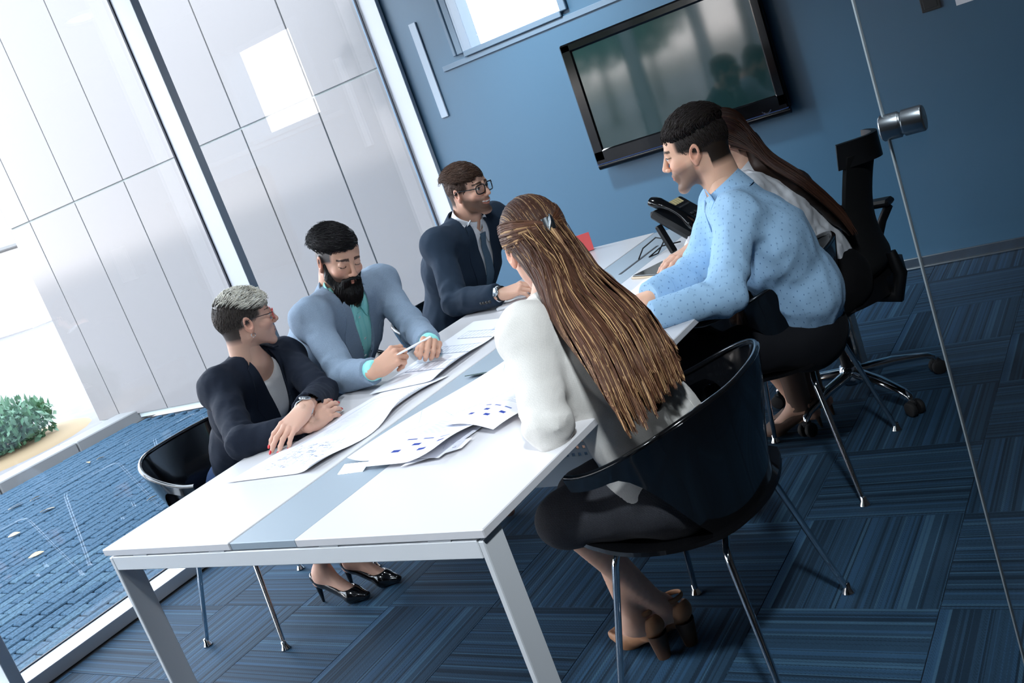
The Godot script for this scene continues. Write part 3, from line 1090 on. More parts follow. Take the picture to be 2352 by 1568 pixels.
	cable.tube([Vector3(0.655, 0.003, -2.02), Vector3(0.66, 0.03, -2.07), Vector3(0.70, 0.05, -2.12), Vector3(0.745, 0.04, -2.10), Vector3(0.74, 0.008, -2.02), Vector3(0.71, 0.006, -2.0), Vector3(0.735, 0.02, -2.08), Vector3(0.79, 0.01, -2.13)].map(func(p): return p - Vector3(0.7, 0, -2.05)), [0.0028], 6)
	(tag(obj("cable", cable, M.black), "thin black cable looping out of the table's cable slot", "cable") as Node3D).position = Vector3(0.7, HT, -2.05)
	# folded red card and grey card near the far left corner
	var rc := thing("folded_card", "small red folded card standing at the far left of the table", "card", Vector3(0.185, HT, -2.44), 0.5)
	var r1 := MB.new()
	r1.tf = Transform3D(Basis(Vector3.RIGHT, deg_to_rad(-16)), Vector3(0, 0.042, 0.012))
	r1.box(Vector3.ZERO, Vector3(0.10, 0.08, 0.0012))
	part("front_leaf", r1, mat(Color(0.93, 0.36, 0.36), 0.6), rc)
	var r2 := MB.new()
	r2.tf = Transform3D(Basis(Vector3.RIGHT, deg_to_rad(16)), Vector3(0, 0.042, -0.012))
	r2.box(Vector3.ZERO, Vector3(0.10, 0.08, 0.0012))
	part("back_leaf", r2, mat(Color(0.93, 0.36, 0.36), 0.6), rc)
	var rp := MB.new()
	var rolled := []
	for i in 40:
		var a := i / 39.0 * TAU * 1.6
		rolled.append(Vector2(cos(a), sin(a)) * (0.030 + 0.004 * i / 39.0))
	rp.sheet(39, 2, func(u, v):
		var p: Vector2 = rolled[int(round(u * 39))]
		return Vector3(p.x, 0.034 + p.y, lerpf(0.1, -0.1, v)), 0.0006)
	var ro := tag(obj("rolled_paper", rp, mat(Color(0.80, 0.88, 0.96), 0.6)), "pale blue rolled paper at the far right corner of the table", "paper") as Node3D
	ro.position = Vector3(1.13, HT, -2.42)
	ro.rotation.y = 1.1

	# glass door leaf on the right with its cylinder lock
	var door := struct_root("door_1", "clear glass door leaf at the right with a thin bright edge")
	var pane := MB.new()
	pane.box(Vector3(2.6, 1.22, 0.1), Vector3(0.98, 2.4, 0.010), 0.001)
	part("pane", pane, M.glass, door)
	var edge := MB.new()
	edge.box(Vector3(2.1075, 1.24, 0.1), Vector3(0.0016, 2.4, 0.010))
	part("edge_seal", edge, mat(Color(0.62, 0.66, 0.68), 0.4), door, "pale glass edge")
	var lock := MB.new()
	lock.tf = Transform3D(Basis(Vector3.BACK, -PI / 2), Vector3(2.102, 1.292, 0.1))
	lock.lathe([Vector2(0.001, 0), Vector2(0.013, 0), Vector2(0.0145, 0.002), Vector2(0.0145, 0.020), Vector2(0.0125, 0.021), Vector2(0.0125, 0.0235), Vector2(0.0145, 0.0245), Vector2(0.0145, 0.044), Vector2(0.013, 0.046), Vector2(0.001, 0.046)], 24)
	part("lock_cylinder", lock, M.alu, door)
	var sw := MB.new()
	sw.box(Vector3(0, 0, 0.006), Vector3(0.085, 0.085, 0.012), 0.003)
	sw.box(Vector3(0, 0, 0.013), Vector3(0.06, 0.06, 0.004), 0.002)
	(tag(obj("wall_switch", sw, M.black), "black switch plate on the wall near the top right", "switch") as Node3D).position = Vector3(1.533, 1.265, ZW)
	var no_ := MB.new()
	no_.box(Vector3(0, 0, 0.001), Vector3(0.21, 0.297, 0.0016))
	(tag(obj("notice", no_, M.paper), "white paper notice on the wall at the top right", "notice") as Node3D).position = Vector3(1.742, 1.355, ZW)


func added_downlight(at: Vector3, aim: Vector3, energy: float, angle: float, label: String) -> void:  # added fill source, its ceiling fitting made up out of view
	var t := thing("added_downlight", label, "light", at, 0.0, "added unseen fill lights")
	var r := MB.new()
	r.lathe([Vector2(0.11, 0.0), Vector2(0.125, -0.004), Vector2(0.135, 0.0), Vector2(0.135, 0.01)], 28)
	part("trim_ring", r, M.frame, t)
	var d := MB.new()
	d.lathe([Vector2(0.11, 0.004), Vector2(0.0005, 0.005)], 28)
	var gm := mat(Color(0.9, 0.9, 0.9), 0.5)
	gm.emission_enabled = true
	gm.emission = Color(0.95, 0.98, 1.0)
	gm.emission_energy_multiplier = 1.0
	part("diffuser", d, gm, t)
	var l := SpotLight3D.new()
	l.name = "added_lamp"
	l.light_color = Color(0.93, 0.97, 1.0)
	l.light_energy = energy
	l.light_size = 0.11
	l.spot_range = 12.0
	l.spot_attenuation = 2.0
	l.spot_angle = angle
	l.spot_angle_attenuation = 1.0
	l.shadow_enabled = true
	t.add_child(l)
	l.position = Vector3(0, -0.03, 0)
	l.look_at_from_position(at + Vector3(0, -0.03, 0), aim, Vector3.RIGHT)


# ---------------------------------------------------------------- people: distance fields meshed as surface nets
class SD:
	var o: Vector3
	var h: float
	var nx: int
	var ny: int
	var nz: int
	var d := PackedFloat32Array()

	func _init(lo: Vector3, hi: Vector3, cell: float) -> void:
		o = lo
		h = cell
		nx = int((hi.x - lo.x) / h) + 2
		ny = int((hi.y - lo.y) / h) + 2
		nz = int((hi.z - lo.z) / h) + 2
		d.resize(nx * ny * nz)
		d.fill(1.0)

	func cone(a: Vector3, b: Vector3, ra: float, rb: float, k := 0.0, sub := false, flat := Vector3.ZERO, s := 1.0) -> void:
		var pad := maxf(ra, rb) * maxf(1.0, s) + k + 2.5 * h
		var lo := ((Vector3(minf(a.x, b.x), minf(a.y, b.y), minf(a.z, b.z)) - Vector3.ONE * pad - o) / h).floor()
		var hi := ((Vector3(maxf(a.x, b.x), maxf(a.y, b.y), maxf(a.z, b.z)) + Vector3.ONE * pad - o) / h).ceil()
		var x0 := maxi(0, int(lo.x))
		var x1 := mini(nx - 1, int(hi.x))
		var ba := b - a
		var inv := 1.0 / maxf(1e-9, ba.length_squared())
		var dr := rb - ra
		var squash := 1.0 - 1.0 / s
		var fl := s != 1.0
		for z in range(maxi(0, int(lo.z)), mini(nz - 1, int(hi.z)) + 1):
			for y in range(maxi(0, int(lo.y)), mini(ny - 1, int(hi.y)) + 1):
				var i := (z * ny + y) * nx + x0
				var p := o + Vector3(x0, y, z) * h - a
				for x in range(x0, x1 + 1):
					var t := clampf(p.dot(ba) * inv, 0.0, 1.0)
					var q := p - ba * t
					if fl:
						q -= flat * (q.dot(flat) * squash)
					var e := q.length() - ra - dr * t
					var cur := d[i]
					if sub:
						e = -e
						if k > 0.0 and absf(cur - e) < k:
							var m := (k - absf(cur - e))
							d[i] = maxf(cur, e) + m * m * 0.25 / k
						elif e > cur:
							d[i] = e
					elif k > 0.0 and absf(cur - e) < k:
						var m := (k - absf(cur - e))
						d[i] = minf(cur, e) - m * m * 0.25 / k
					elif e < cur:
						d[i] = e
					i += 1
					p.x += h

	func ell(c: Vector3, r: Vector3, k := 0.0, sub := false, rot := Basis()) -> void:
		var m := maxf(r.x, maxf(r.y, r.z)) + k + 2.5 * h
		var lo := ((c - Vector3.ONE * m - o) / h).floor()
		var hi := ((c + Vector3.ONE * m - o) / h).ceil()
		var x0 := maxi(0, int(lo.x))
		var x1 := mini(nx - 1, int(hi.x))
		var back := rot.transposed()
		var i1 := Vector3.ONE / r
		var i2 := i1 * i1
		var step := back * Vector3(h, 0, 0)
		for z in range(maxi(0, int(lo.z)), mini(nz - 1, int(hi.z)) + 1):
			for y in range(maxi(0, int(lo.y)), mini(ny - 1, int(hi.y)) + 1):
				var i := (z * ny + y) * nx + x0
				var p := back * (o + Vector3(x0, y, z) * h - c)
				for x in range(x0, x1 + 1):
					var k0 := (p * i1).length()
					var e := k0 * (k0 - 1.0) / maxf(1e-6, (p * i2).length())
					var cur := d[i]
					if sub:
						e = -e
						if k > 0.0 and absf(cur - e) < k:
							var w := (k - absf(cur - e))
							d[i] = maxf(cur, e) + w * w * 0.25 / k
						elif e > cur:
							d[i] = e
					elif k > 0.0 and absf(cur - e) < k:
						var w := (k - absf(cur - e))
						d[i] = minf(cur, e) - w * w * 0.25 / k
					elif e < cur:
						d[i] = e
					i += 1
					p += step

	func cut(at: Vector3, n: Vector3, within := 1e9) -> void:   # take away what lies beyond the plane, near the point
		for z in nz:
			for y in ny:
				var i := (z * ny + y) * nx
				var p := o + Vector3(0, y, z) * h - at
				for x in nx:
					var e := p.dot(n)
					if e > d[i] and p.length_squared() < within * within:
						d[i] = e
					i += 1
					p.x += h

	func carve(f: Callable) -> void:        # keep only where f(p) < 0
		for z in nz:
			for y in ny:
				var i := (z * ny + y) * nx
				for x in nx:
					if d[i] < 3.0 * h:
						d[i] = maxf(d[i], f.call(o + Vector3(x, y, z) * h))
					i += 1

	func bend(f: Callable, band := 3.0) -> void:      # add f(p) near the surface
		for z in nz:
			for y in ny:
				var i := (z * ny + y) * nx
				for x in nx:
					if absf(d[i]) < band * h:
						d[i] += f.call(o + Vector3(x, y, z) * h)
					i += 1

	func at(p: Vector3) -> float:
		var q := (p - o) / h
		var x := clampi(int(q.x), 0, nx - 2)
		var y := clampi(int(q.y), 0, ny - 2)
		var z := clampi(int(q.z), 0, nz - 2)
		var f := q - Vector3(x, y, z)
		var i := (z * ny + y) * nx + x
		var w := nx * ny
		var a := lerpf(lerpf(d[i], d[i + 1], f.x), lerpf(d[i + nx], d[i + nx + 1], f.x), f.y)
		var b := lerpf(lerpf(d[i + w], d[i + w + 1], f.x), lerpf(d[i + w + nx], d[i + w + nx + 1], f.x), f.y)
		return lerpf(a, b, f.z)

	func hit(p: Vector3, dir: Vector3, most := 0.4) -> Vector3:   # walk in along dir until the surface
		var t := 0.0
		var q := p
		while t < most:
			var e := at(q)
			if e < 0.0005:
				return q
			var s := clampf(e, 0.001, h * 2.0)
			t += s
			q += dir * s
		return p + dir * most * 0.5

	func mesh(mb: MB, tf := Transform3D(), paint = null) -> void:
		var w := nx * ny
		var id := PackedInt32Array()
		id.resize(d.size())
		id.fill(-1)
		var lim := 3.4 * h
		var cells := PackedInt32Array()
		var keep := mb.tf
		mb.tf = tf
		for z in nz - 1:
			for y in ny - 1:
				var i := (z * ny + y) * nx
				for x in nx - 1:
					var d0 := d[i]
					if d0 < lim and d0 > -lim:
						var d1 := d[i + 1]
						var d2 := d[i + nx]
						var d3 := d[i + nx + 1]
						var d4 := d[i + w]
						var d5 := d[i + w + 1]
						var d6 := d[i + w + nx]
						var d7 := d[i + w + nx + 1]
						var n := int(d0 < 0) + int(d1 < 0) + int(d2 < 0) + int(d3 < 0) + int(d4 < 0) + int(d5 < 0) + int(d6 < 0) + int(d7 < 0)
						if n != 0 and n != 8:
							var s := Vector3.ZERO
							var c := 0
							if (d0 < 0) != (d1 < 0):
								s += Vector3(d0 / (d0 - d1), 0, 0); c += 1
							if (d2 < 0) != (d3 < 0):
								s += Vector3(d2 / (d2 - d3), 1, 0); c += 1
							if (d4 < 0) != (d5 < 0):
								s += Vector3(d4 / (d4 - d5), 0, 1); c += 1
							if (d6 < 0) != (d7 < 0):
								s += Vector3(d6 / (d6 - d7), 1, 1); c += 1
							if (d0 < 0) != (d2 < 0):
								s += Vector3(0, d0 / (d0 - d2), 0); c += 1
							if (d1 < 0) != (d3 < 0):
								s += Vector3(1, d1 / (d1 - d3), 0); c += 1
							if (d4 < 0) != (d6 < 0):
								s += Vector3(0, d4 / (d4 - d6), 1); c += 1
							if (d5 < 0) != (d7 < 0):
								s += Vector3(1, d5 / (d5 - d7), 1); c += 1
							if (d0 < 0) != (d4 < 0):
								s += Vector3(0, 0, d0 / (d0 - d4)); c += 1
							if (d1 < 0) != (d5 < 0):
								s += Vector3(1, 0, d1 / (d1 - d5)); c += 1
							if (d2 < 0) != (d6 < 0):
								s += Vector3(0, 1, d2 / (d2 - d6)); c += 1
							if (d3 < 0) != (d7 < 0):
								s += Vector3(1, 1, d3 / (d3 - d7)); c += 1
							var p := o + (Vector3(x, y, z) + s / c) * h
							if paint != null:
								mb.col = paint.call(p)
							id[i] = mb.vert(p, Vector2(p.x, p.y) * 4.0)
							cells.append(i)
					i += 1
		mb.tf = keep
		var flip := tf.basis.determinant() < 0
		for i in cells:
			var a := (d[i] < 0) != flip
			if (d[i] < 0) != (d[i + 1] < 0) and id[i - nx] >= 0 and id[i - w] >= 0 and id[i - nx - w] >= 0:
				if a:
					mb.quad(id[i], id[i - w], id[i - nx - w], id[i - nx])
				else:
					mb.quad(id[i], id[i - nx], id[i - nx - w], id[i - w])
			if (d[i] < 0) != (d[i + nx] < 0) and id[i - 1] >= 0 and id[i - w] >= 0 and id[i - 1 - w] >= 0:
				if a:
					mb.quad(id[i], id[i - 1], id[i - 1 - w], id[i - w])
				else:
					mb.quad(id[i], id[i - w], id[i - 1 - w], id[i - 1])
			if (d[i] < 0) != (d[i + w] < 0) and id[i - 1] >= 0 and id[i - nx] >= 0 and id[i - 1 - nx] >= 0:
				if a:
					mb.quad(id[i], id[i - nx], id[i - 1 - nx], id[i - 1])
				else:
					mb.quad(id[i], id[i - 1], id[i - 1 - nx], id[i - nx])


func lin(r: float, g: float, b: float) -> Color:
	return Color(r, g, b).srgb_to_linear()


func frame_of(at: Vector3, fwd: Vector3, up: Vector3, s := 1.0) -> Transform3D:   # local +z forward, +y up, +x to its left
	var z := fwd.normalized()
	var x := up.cross(z).normalized()
	var y := z.cross(x)
	return Transform3D(Basis(x * s, y * s, z * s), at)


func ear_shape(h: SD, s: float) -> void:
	var r := Basis(Vector3.RIGHT, -0.22) * Basis(Vector3.UP, s * 0.35)
	h.ell(Vector3(s * 0.0765, -0.008, -0.010), Vector3(0.009, 0.031, 0.019), 0.006, false, r)
	h.ell(Vector3(s * 0.083, -0.004, -0.007), Vector3(0.006, 0.019, 0.011), 0.004, true, r)
	h.ell(Vector3(s * 0.077, -0.034, -0.003), Vector3(0.006, 0.010, 0.008), 0.006)


# a head: origin between the ears at eye height, +z the face, +y up, +x the person's left
func head(mb: MB, tf: Transform3D, p: Dictionary) -> void:
	var fem: bool = p.get("female", false)
	var h := SD.new(Vector3(-0.1, -0.2, -0.125), Vector3(0.1, 0.13, 0.135), p.get("cell", 0.0028))
	var jw := 0.047 if fem else 0.053
	var cd := 0.0 if fem else 0.006
	h.ell(Vector3(0, 0.030, -0.016), Vector3(0.0745, 0.086, 0.094))
	h.ell(Vector3(0, -0.028, 0.030), Vector3(0.060, 0.072, 0.058), 0.025)
	h.ell(Vector3(0, 0.035, 0.040), Vector3(0.058, 0.050, 0.048), 0.02)
	for s in [-1.0, 1.0]:
		h.cone(Vector3(s * jw, -0.052, 0.004), Vector3(s * 0.017, -0.098 - cd, 0.070), 0.019, 0.015, 0.025)
		h.ell(Vector3(s * 0.040, -0.026, 0.062), Vector3(0.020, 0.017, 0.020), 0.02)
	h.ell(Vector3(0, -0.100 - cd, 0.076), Vector3(0.020, 0.014, 0.014), 0.018)
	h.cone(Vector3(0, -0.02, -0.035), Vector3(0, -0.2, -0.05), 0.052 if fem else 0.060, 0.050 if fem else 0.062, 0.03)
	# brow, eye sockets, eyes and lids
	h.cone(Vector3(-0.032, 0.020, 0.079), Vector3(0.032, 0.020, 0.079), 0.011, 0.011, 0.012)
	for s in [-1.0, 1.0]:
		h.ell(Vector3(s * 0.032, 0.002, 0.096), Vector3(0.019, 0.012, 0.013), 0.010, true)
	h.cone(Vector3(0, 0.014, 0.088), Vector3(0, -0.027, 0.108), 0.0070, 0.0092, 0.011)
	h.ell(Vector3(0, -0.031, 0.108), Vector3(0.0095, 0.0080, 0.0098), 0.007)
	for s in [-1.0, 1.0]:
		h.ell(Vector3(s * 0.012, -0.035, 0.099), Vector3(0.0075, 0.0065, 0.009), 0.005)
		h.ell(Vector3(s * 0.032, 0.001, 0.075), Vector3(0.0135, 0.0125, 0.0125), 0.002)
		h.ell(Vector3(s * 0.032, 0.005, 0.0755), Vector3(0.0150, 0.0105, 0.0135), 0.003)
		h.ell(Vector3(s * 0.032, -0.008, 0.0745), Vector3(0.0140, 0.0060, 0.0125), 0.004)
	# mouth
	h.ell(Vector3(0, -0.062, 0.077), Vector3(0.029, 0.022, 0.018), 0.014)
	var open: float = p.get("open", 0.0)
	var wd: float = 0.0235 + 0.006 * p.get("smile", 0.0)
	var lift: float = 0.005 * p.get("smile", 0.0)
	for s in [-1.0, 1.0]:
		h.cone(Vector3(0, -0.0575 + open * 0.3, 0.0930), Vector3(s * wd, -0.0625 + lift, 0.083), 0.0048, 0.0022, 0.003)
		h.cone(Vector3(0, -0.0690 - open, 0.0915), Vector3(s * wd, -0.0645 + lift, 0.083), 0.0055, 0.0022, 0.003)
		h.cone(Vector3(0, -0.0632 - open * 0.4, 0.1010), Vector3(s * wd, -0.0635 + lift, 0.089), 0.0016 + open * 0.6, 0.0012, 0.001, true)
	ear_shape(h, -1.0)
	ear_shape(h, 1.0)
	var skin: Color = p.skin
	var lip: Color = p.get("lip", skin * Color(0.85, 0.55, 0.52))
	var brow: Color = p.get("brow", lin(0.13, 0.09, 0.08))
	var shade: Color = p.get("stubble", skin)          # jaw and cheeks
	var fade: Color = p.get("fade", skin)              # cropped sides of the scalp
	var closed: bool = p.get("closed", false)
	var red := skin * Color(1.08, 0.80, 0.76)
	h.mesh(mb, tf, func(q: Vector3) -> Color:
		var c := skin
		var ax := absf(q.x)
		if q.z > 0.03:
			var e := Vector2(ax - 0.045, q.y + 0.03).length()
			c = c.lerp(red, 0.45 * clampf(1.0 - e / 0.03, 0, 1))
			c = c.lerp(red, 0.35 * clampf(1.0 - Vector3(q.x, q.y + 0.032, q.z - 0.112).length() / 0.02, 0, 1))
		if ax > 0.072 and q.z < 0.02 and q.y < 0.03:
			c = c.lerp(red, 0.5)
		# stubble
		var jaw := clampf((-0.030 - q.y + 0.25 * (0.055 - q.z) * float(q.z > 0.0)) / 0.02, 0, 1) * clampf((q.z + 0.004) / 0.015, 0, 1) * clampf((q.y + 0.125) / 0.02, 0, 1)
		if ax < 0.03 and q.y > -0.056:
			jaw *= clampf((-0.040 - q.y) / 0.006, 0, 1)
		c = c.lerp(shade, jaw * 0.85)
		# scalp
		var sc := clampf((q.y + 0.012 + 0.35 * (0.0 - q.z)) / 0.012, 0, 1) * clampf((0.052 - q.z - 0.3 * maxf(0, q.y - 0.05)) / 0.012, 0, 1)
		if ax > 0.079 and q.y < 0.026:
			sc = 0.0
		if q.z < -0.045:
			sc = maxf(sc, clampf((q.y + 0.075) / 0.025, 0, 1))
		c = c.lerp(fade, sc)
		if q.z > 0.06:
			var lw := wd * 1.05
			if ax < lw:
				var mid := -0.0635 + lift * (ax / lw) * (ax / lw) - open * 0.3
				var th := (0.0085 + open) * sqrt(maxf(0.0, 1.0 - (ax / lw) * (ax / lw)))
				if q.y < mid + th * 0.8 and q.y > mid - th:
					c = c.lerp(lip, 0.8)
					if absf(q.y - mid) < 0.0016 + open * 0.5:
						c = lin(0.93, 0.90, 0.86) if open > 0.002 and q.y > mid - open * 0.2 else lip * 0.4
			# eyes
			var ex := ax - 0.032
			var ey := q.y - 0.0005
			if closed:
				if absf(ex) < 0.0145 and absf(ey + 0.006 - 14.0 * ex * ex) < 0.0019:
					c = brow * 0.8
			elif absf(ex) < 0.0135 and absf(ey) < 0.0052 * (1.0 - pow(absf(ex) / 0.0135, 2.0)) + 0.0004:
				c = lin(0.86, 0.85, 0.84) if absf(ex - 0.001) > 0.0055 else lin(0.18, 0.13, 0.10)
			elif absf(ex) < 0.0155 and absf(ey - 0.0058 + 16.0 * ex * ex) < 0.0018:
				c = brow * 0.7
			# brows
			var by := 0.0225 + 0.003 * sin(clampf((ax - 0.012) / 0.036, 0, 1) * PI)
			if ax > 0.011 and ax < 0.051 and absf(q.y - by) < (0.0055 if not fem else 0.0033) * (1.15 - 0.6 * (ax - 0.011) / 0.04):
				c = c.lerp(brow, 0.9)
		return c)


# a hand: fingers along y, thumb towards +x, back of the hand +z; bends are degrees per joint
func hand(mb: MB, tf: Transform3D, skin: Color, bends: Array, thumb: Array, spread := 1.0, nails := []) -> void:
	var h := SD.new(Vector3(-0.062, -0.05, -0.085), Vector3(0.085, 0.19, 0.035), 0.003)
	h.cone(Vector3(0, -0.018, 0), Vector3(0, 0.0, 0), 0.0215, 0.021, 0.0, false, Vector3.RIGHT, 1.22)
	var kn := [Vector3(0.027, 0.083, 0.002), Vector3(0.008, 0.088, 0.004), Vector3(-0.011, 0.084, 0.002), Vector3(-0.028, 0.075, -0.001)]
	var ln := [[0.039, 0.024, 0.020], [0.043, 0.027, 0.021], [0.040, 0.025, 0.020], [0.031, 0.019, 0.018]]
	var rr := [0.0092, 0.0094, 0.0089, 0.0080]
	for f in 4:
		var k: Vector3 = kn[f]
		h.cone(Vector3(k.x * 0.55, 0.004, -0.002), k + Vector3(0, -0.004, -0.003), 0.0145, 0.0112, 0.012)
	h.ell(Vector3(0.020, 0.030, -0.014), Vector3(0.016, 0.026, 0.013), 0.012)
	h.ell(Vector3(-0.022, 0.030, -0.012), Vector3(0.012, 0.028, 0.011), 0.012)
	var tips := []
	for f in 4:
		var p: Vector3 = kn[f]
		var yaw: float = [-0.10, -0.02, 0.07, 0.16][f] * spread
		var ang := 0.0
		var side := Basis(Vector3.BACK, yaw)
		for j in 3:
			ang += deg_to_rad(bends[f][j])
			var dir := side * Vector3(0, cos(ang), -sin(ang))
			var q := p + dir * float(ln[f][j])
			var r0: float = rr[f] * [1.06, 0.98, 0.9][j]
			var r1: float = rr[f] * [0.98, 0.9, 0.78][j]
			h.cone(p, q, r0, r1, 0.004 if j == 0 else 0.0025)
			h.ell(p + side * Vector3(0, 0, 0.0012) , Vector3.ONE * r0 * 1.05, 0.003)
			p = q
		var back := side * Vector3(0, sin(ang), cos(ang))
		var dir2 := side * Vector3(0, cos(ang), -sin(ang))
		tips.append([p, dir2, back, rr[f]])
	var tb := Vector3(0.018, 0.014, -0.008)
	var td: Array = thumb
	var q0 := tb
	for j in 3:
		var q1: Vector3 = q0 + (td[j] as Vector3).normalized() * [0.040, 0.032, 0.026][j]
		h.cone(q0, q1, [0.0150, 0.0108, 0.0102][j], [0.0112, 0.0102, 0.0085][j], [0.012, 0.004, 0.003][j])
		q0 = q1
	tips.append([q0, (td[2] as Vector3).normalized(), Vector3(0.5, 0, 0.8).normalized(), 0.0095])
	var knuckle := skin * Color(1.0, 0.82, 0.78)
	h.mesh(mb, tf, func(q: Vector3) -> Color:
		var c := skin
		for k in kn:
			c = c.lerp(knuckle, 0.5 * clampf(1.0 - q.distance_to(k) / 0.014, 0, 1))
		return c)
	if nails.size():
		for t in tips:
			var at: Vector3 = t[0]
			var dv: Vector3 = t[1]
			var bk: Vector3 = (t[2] - dv * dv.dot(t[2])).normalized()
			var r: float = t[3]
			var g := SD.new(Vector3(-0.012, -0.012, -0.008), Vector3(0.012, 0.012, 0.008), 0.0018)
			g.ell(Vector3.ZERO, Vector3(0.0058, 0.0085, 0.0026))
			var nb := MB.new()
			nails.append(nb)
			g.mesh(nb, tf * Transform3D(Basis(dv.cross(bk), dv, bk), at + bk * r * 0.70 + dv * 0.003))


func limb(s: SD, a: Vector3, b: Vector3, c: Vector3, r: Array, k := 0.03) -> void:
	s.cone(a, b, r[0], r[1], k)
	s.cone(b, c, r[1], r[2], k * 0.6)


# the torso of a seated figure between hips and neck, in world axes
func trunk(s: SD, j: Dictionary, g: float, w := 1.0) -> void:
	var up: Vector3 = (j.neck - j.hip).normalized()
	var lat: Vector3 = (j.shl - j.shr).normalized()
	lat = (lat - up * lat.dot(up)).normalized()
	var fwd := lat.cross(up)
	var ch: Vector3 = j.chest
	var wa: Vector3 = j.waist
	s.cone(j.hip, wa, 0.118 * w + g, 0.105 * w + g, 0.05, false, lat, 1.30)
	s.cone(wa, ch, 0.105 * w + g, 0.118 * w + g, 0.05, false, lat, 1.28)
	s.cone(ch, j.neck - up * 0.05 - fwd * 0.01, 0.118 * w + g, 0.062 * w + g, 0.05, false, lat, 1.35)
	for q in [j.shl, j.shr]:
		s.cone(j.neck - up * 0.025, q + up * 0.004, 0.046 + g, 0.048 * w + g, 0.06)
		s.cone(ch.lerp(q, 0.3), q, 0.085 * w + g, 0.050 * w + g, 0.05)


func strand(mb: MB, p: Array, r0: float, r1: float, c0: Color, c1: Color, sides := 4, flat := 0.5) -> void:
	var n := p.size()
	var u := Vector3.ZERO
	var last := -1
	for i in n:
		var t: Vector3 = (p[mini(i + 1, n - 1)] - p[maxi(i - 1, 0)]).normalized()
		if u == Vector3.ZERO:
			u = t.cross(Vector3(0.3, 0.2, 0.9)).normalized()
		u = (u - t * u.dot(t)).normalized()
		var f := float(i) / (n - 1)
		var w := t.cross(u)
		mb.col = c0.lerp(c1, f)
		var r := lerpf(r0, r1, f)
		if i == 0:
			r *= 0.5
		var s := mb.ring(p[i], u, w * flat, r, sides, f)
		if last >= 0:
			mb.bridge(last, s, sides)
		last = s


func skin_mat() -> StandardMaterial3D:
	var m := mat(Color.WHITE, 0.5, 0.0, 0.4)
	m.vertex_color_use_as_albedo = true
	m.subsurf_scatter_enabled = true
	m.subsurf_scatter_strength = 0.08
	m.heightmap_enabled = true
	m.heightmap_texture = noise_tex(0.12, 128, 31, 3)
	m.heightmap_scale = 0.02
	return triplanar(m, 18.0)


func hair_mat() -> StandardMaterial3D:
	var m := mat(Color.WHITE, 0.52, 0.0, 0.35)
	m.vertex_color_use_as_albedo = true
	return m


# ---------------------------------------------------------------- dressing
func axes(j: Dictionary) -> Transform3D:        # at the neck: x to the person's left, y along the spine, z to the front
	var up: Vector3 = (j.neck - j.chest).normalized()
	var lat: Vector3 = (j.shl - j.shr).normalized()
	lat = (lat - up * lat.dot(up)).normalized()
	return Transform3D(Basis(lat, up, lat.cross(up)), j.neck)


func folds(seed_: int, amp: float, j: Dictionary, freq := 9.0) -> Callable:
	var f := FastNoiseLite.new()
	f.noise_type = FastNoiseLite.TYPE_SIMPLEX_SMOOTH
	f.fractal_type = FastNoiseLite.FRACTAL_RIDGED
	f.fractal_octaves = 2
	f.frequency = freq
	f.seed = seed_
	var pts := [[j.el, (j.el - j.shl).normalized()], [j.er, (j.er - j.shr).normalized()]]
	return func(p: Vector3) -> float:
		var e := -amp * f.get_noise_3d(p.x, p.y * 0.7, p.z)
		for q in pts:
			var g: Vector3 = p - q[0]
			var r := g.length()
			if r < 0.12:
				e -= amp * 1.2 * (1.0 - r / 0.12) * sin(g.dot(q[1]) * 95.0 + 3.0 * f.get_noise_3d(p.z, p.x, p.y))
		return e


func garment(j: Dictionary, g: float, sleeves: Array, cell := 0.0085, w := 1.0) -> SD:
	var lo := Vector3.ONE * 99.0
	var hi := -lo
	for k in ["hip", "waist", "chest", "neck", "shl", "shr", "el", "er", "wl", "wr"]:
		lo = Vector3(minf(lo.x, j[k].x), minf(lo.y, j[k].y), minf(lo.z, j[k].z))
		hi = Vector3(maxf(hi.x, j[k].x), maxf(hi.y, j[k].y), maxf(hi.z, j[k].z))
	var s := SD.new(lo - Vector3(0.2, 0.14, 0.2), hi + Vector3(0.2, 0.1, 0.2), cell)
	trunk(s, j, g, w)
	if sleeves.size():
		limb(s, j.shl, j.el, j.wl, sleeves, 0.035)
		limb(s, j.shr, j.er, j.wr, sleeves, 0.035)
	return s


func trim_cuffs(s: SD, j: Dictionary, back := 0.0) -> void:
	for q in [[j.el, j.wl], [j.er, j.wr]]:
		var d: Vector3 = (q[1] - q[0]).normalized()
		s.cut(q[1] - d * back, d, 0.09)


# a strip between two edges given in the front axes (x, y), laid onto the field along the front direction
func patch(mb: MB, s: SD, fr: Transform3D, a: Array, b: Array, lift: float, thick := 0.004, nu := 16, nv := 5) -> void:
	var along := func(e: Array, u: float) -> Vector2:
		var k := u * (e.size() - 1)
		var i := mini(int(k), e.size() - 2)
		return e[i].lerp(e[i + 1], k - i)
	mb.sheet(nv, nu, func(v, u):
		var p: Vector2 = along.call(a, u).lerp(along.call(b, u), v)
		var z := 0.26
		return s.hit(fr * Vector3(p.x, p.y, z), -fr.basis.z, 0.45) + fr.basis.z * lift, thick)


func neck_band(mb: MB, at: Vector3, up: Vector3, fwd: Vector3, r0: float, r1: float, hgt: float, open_deg: float, dip: float, thick := 0.003) -> void:
	var lat := up.cross(fwd).normalized()
	var f := lat.cross(up).normalized()
	mb.sheet(36, 3, func(u, v):
		var a: float = lerpf(deg_to_rad(open_deg), TAU - deg_to_rad(open_deg), u)
		var dir: Vector3 = f * cos(a) + lat * sin(a)
		var front: float = 0.5 + 0.5 * cos(a)
		return at + dir * lerpf(r0, r1, v) * (1.0 + 0.06 * absf(sin(a))) + up * (v * hgt - dip * front), thick)


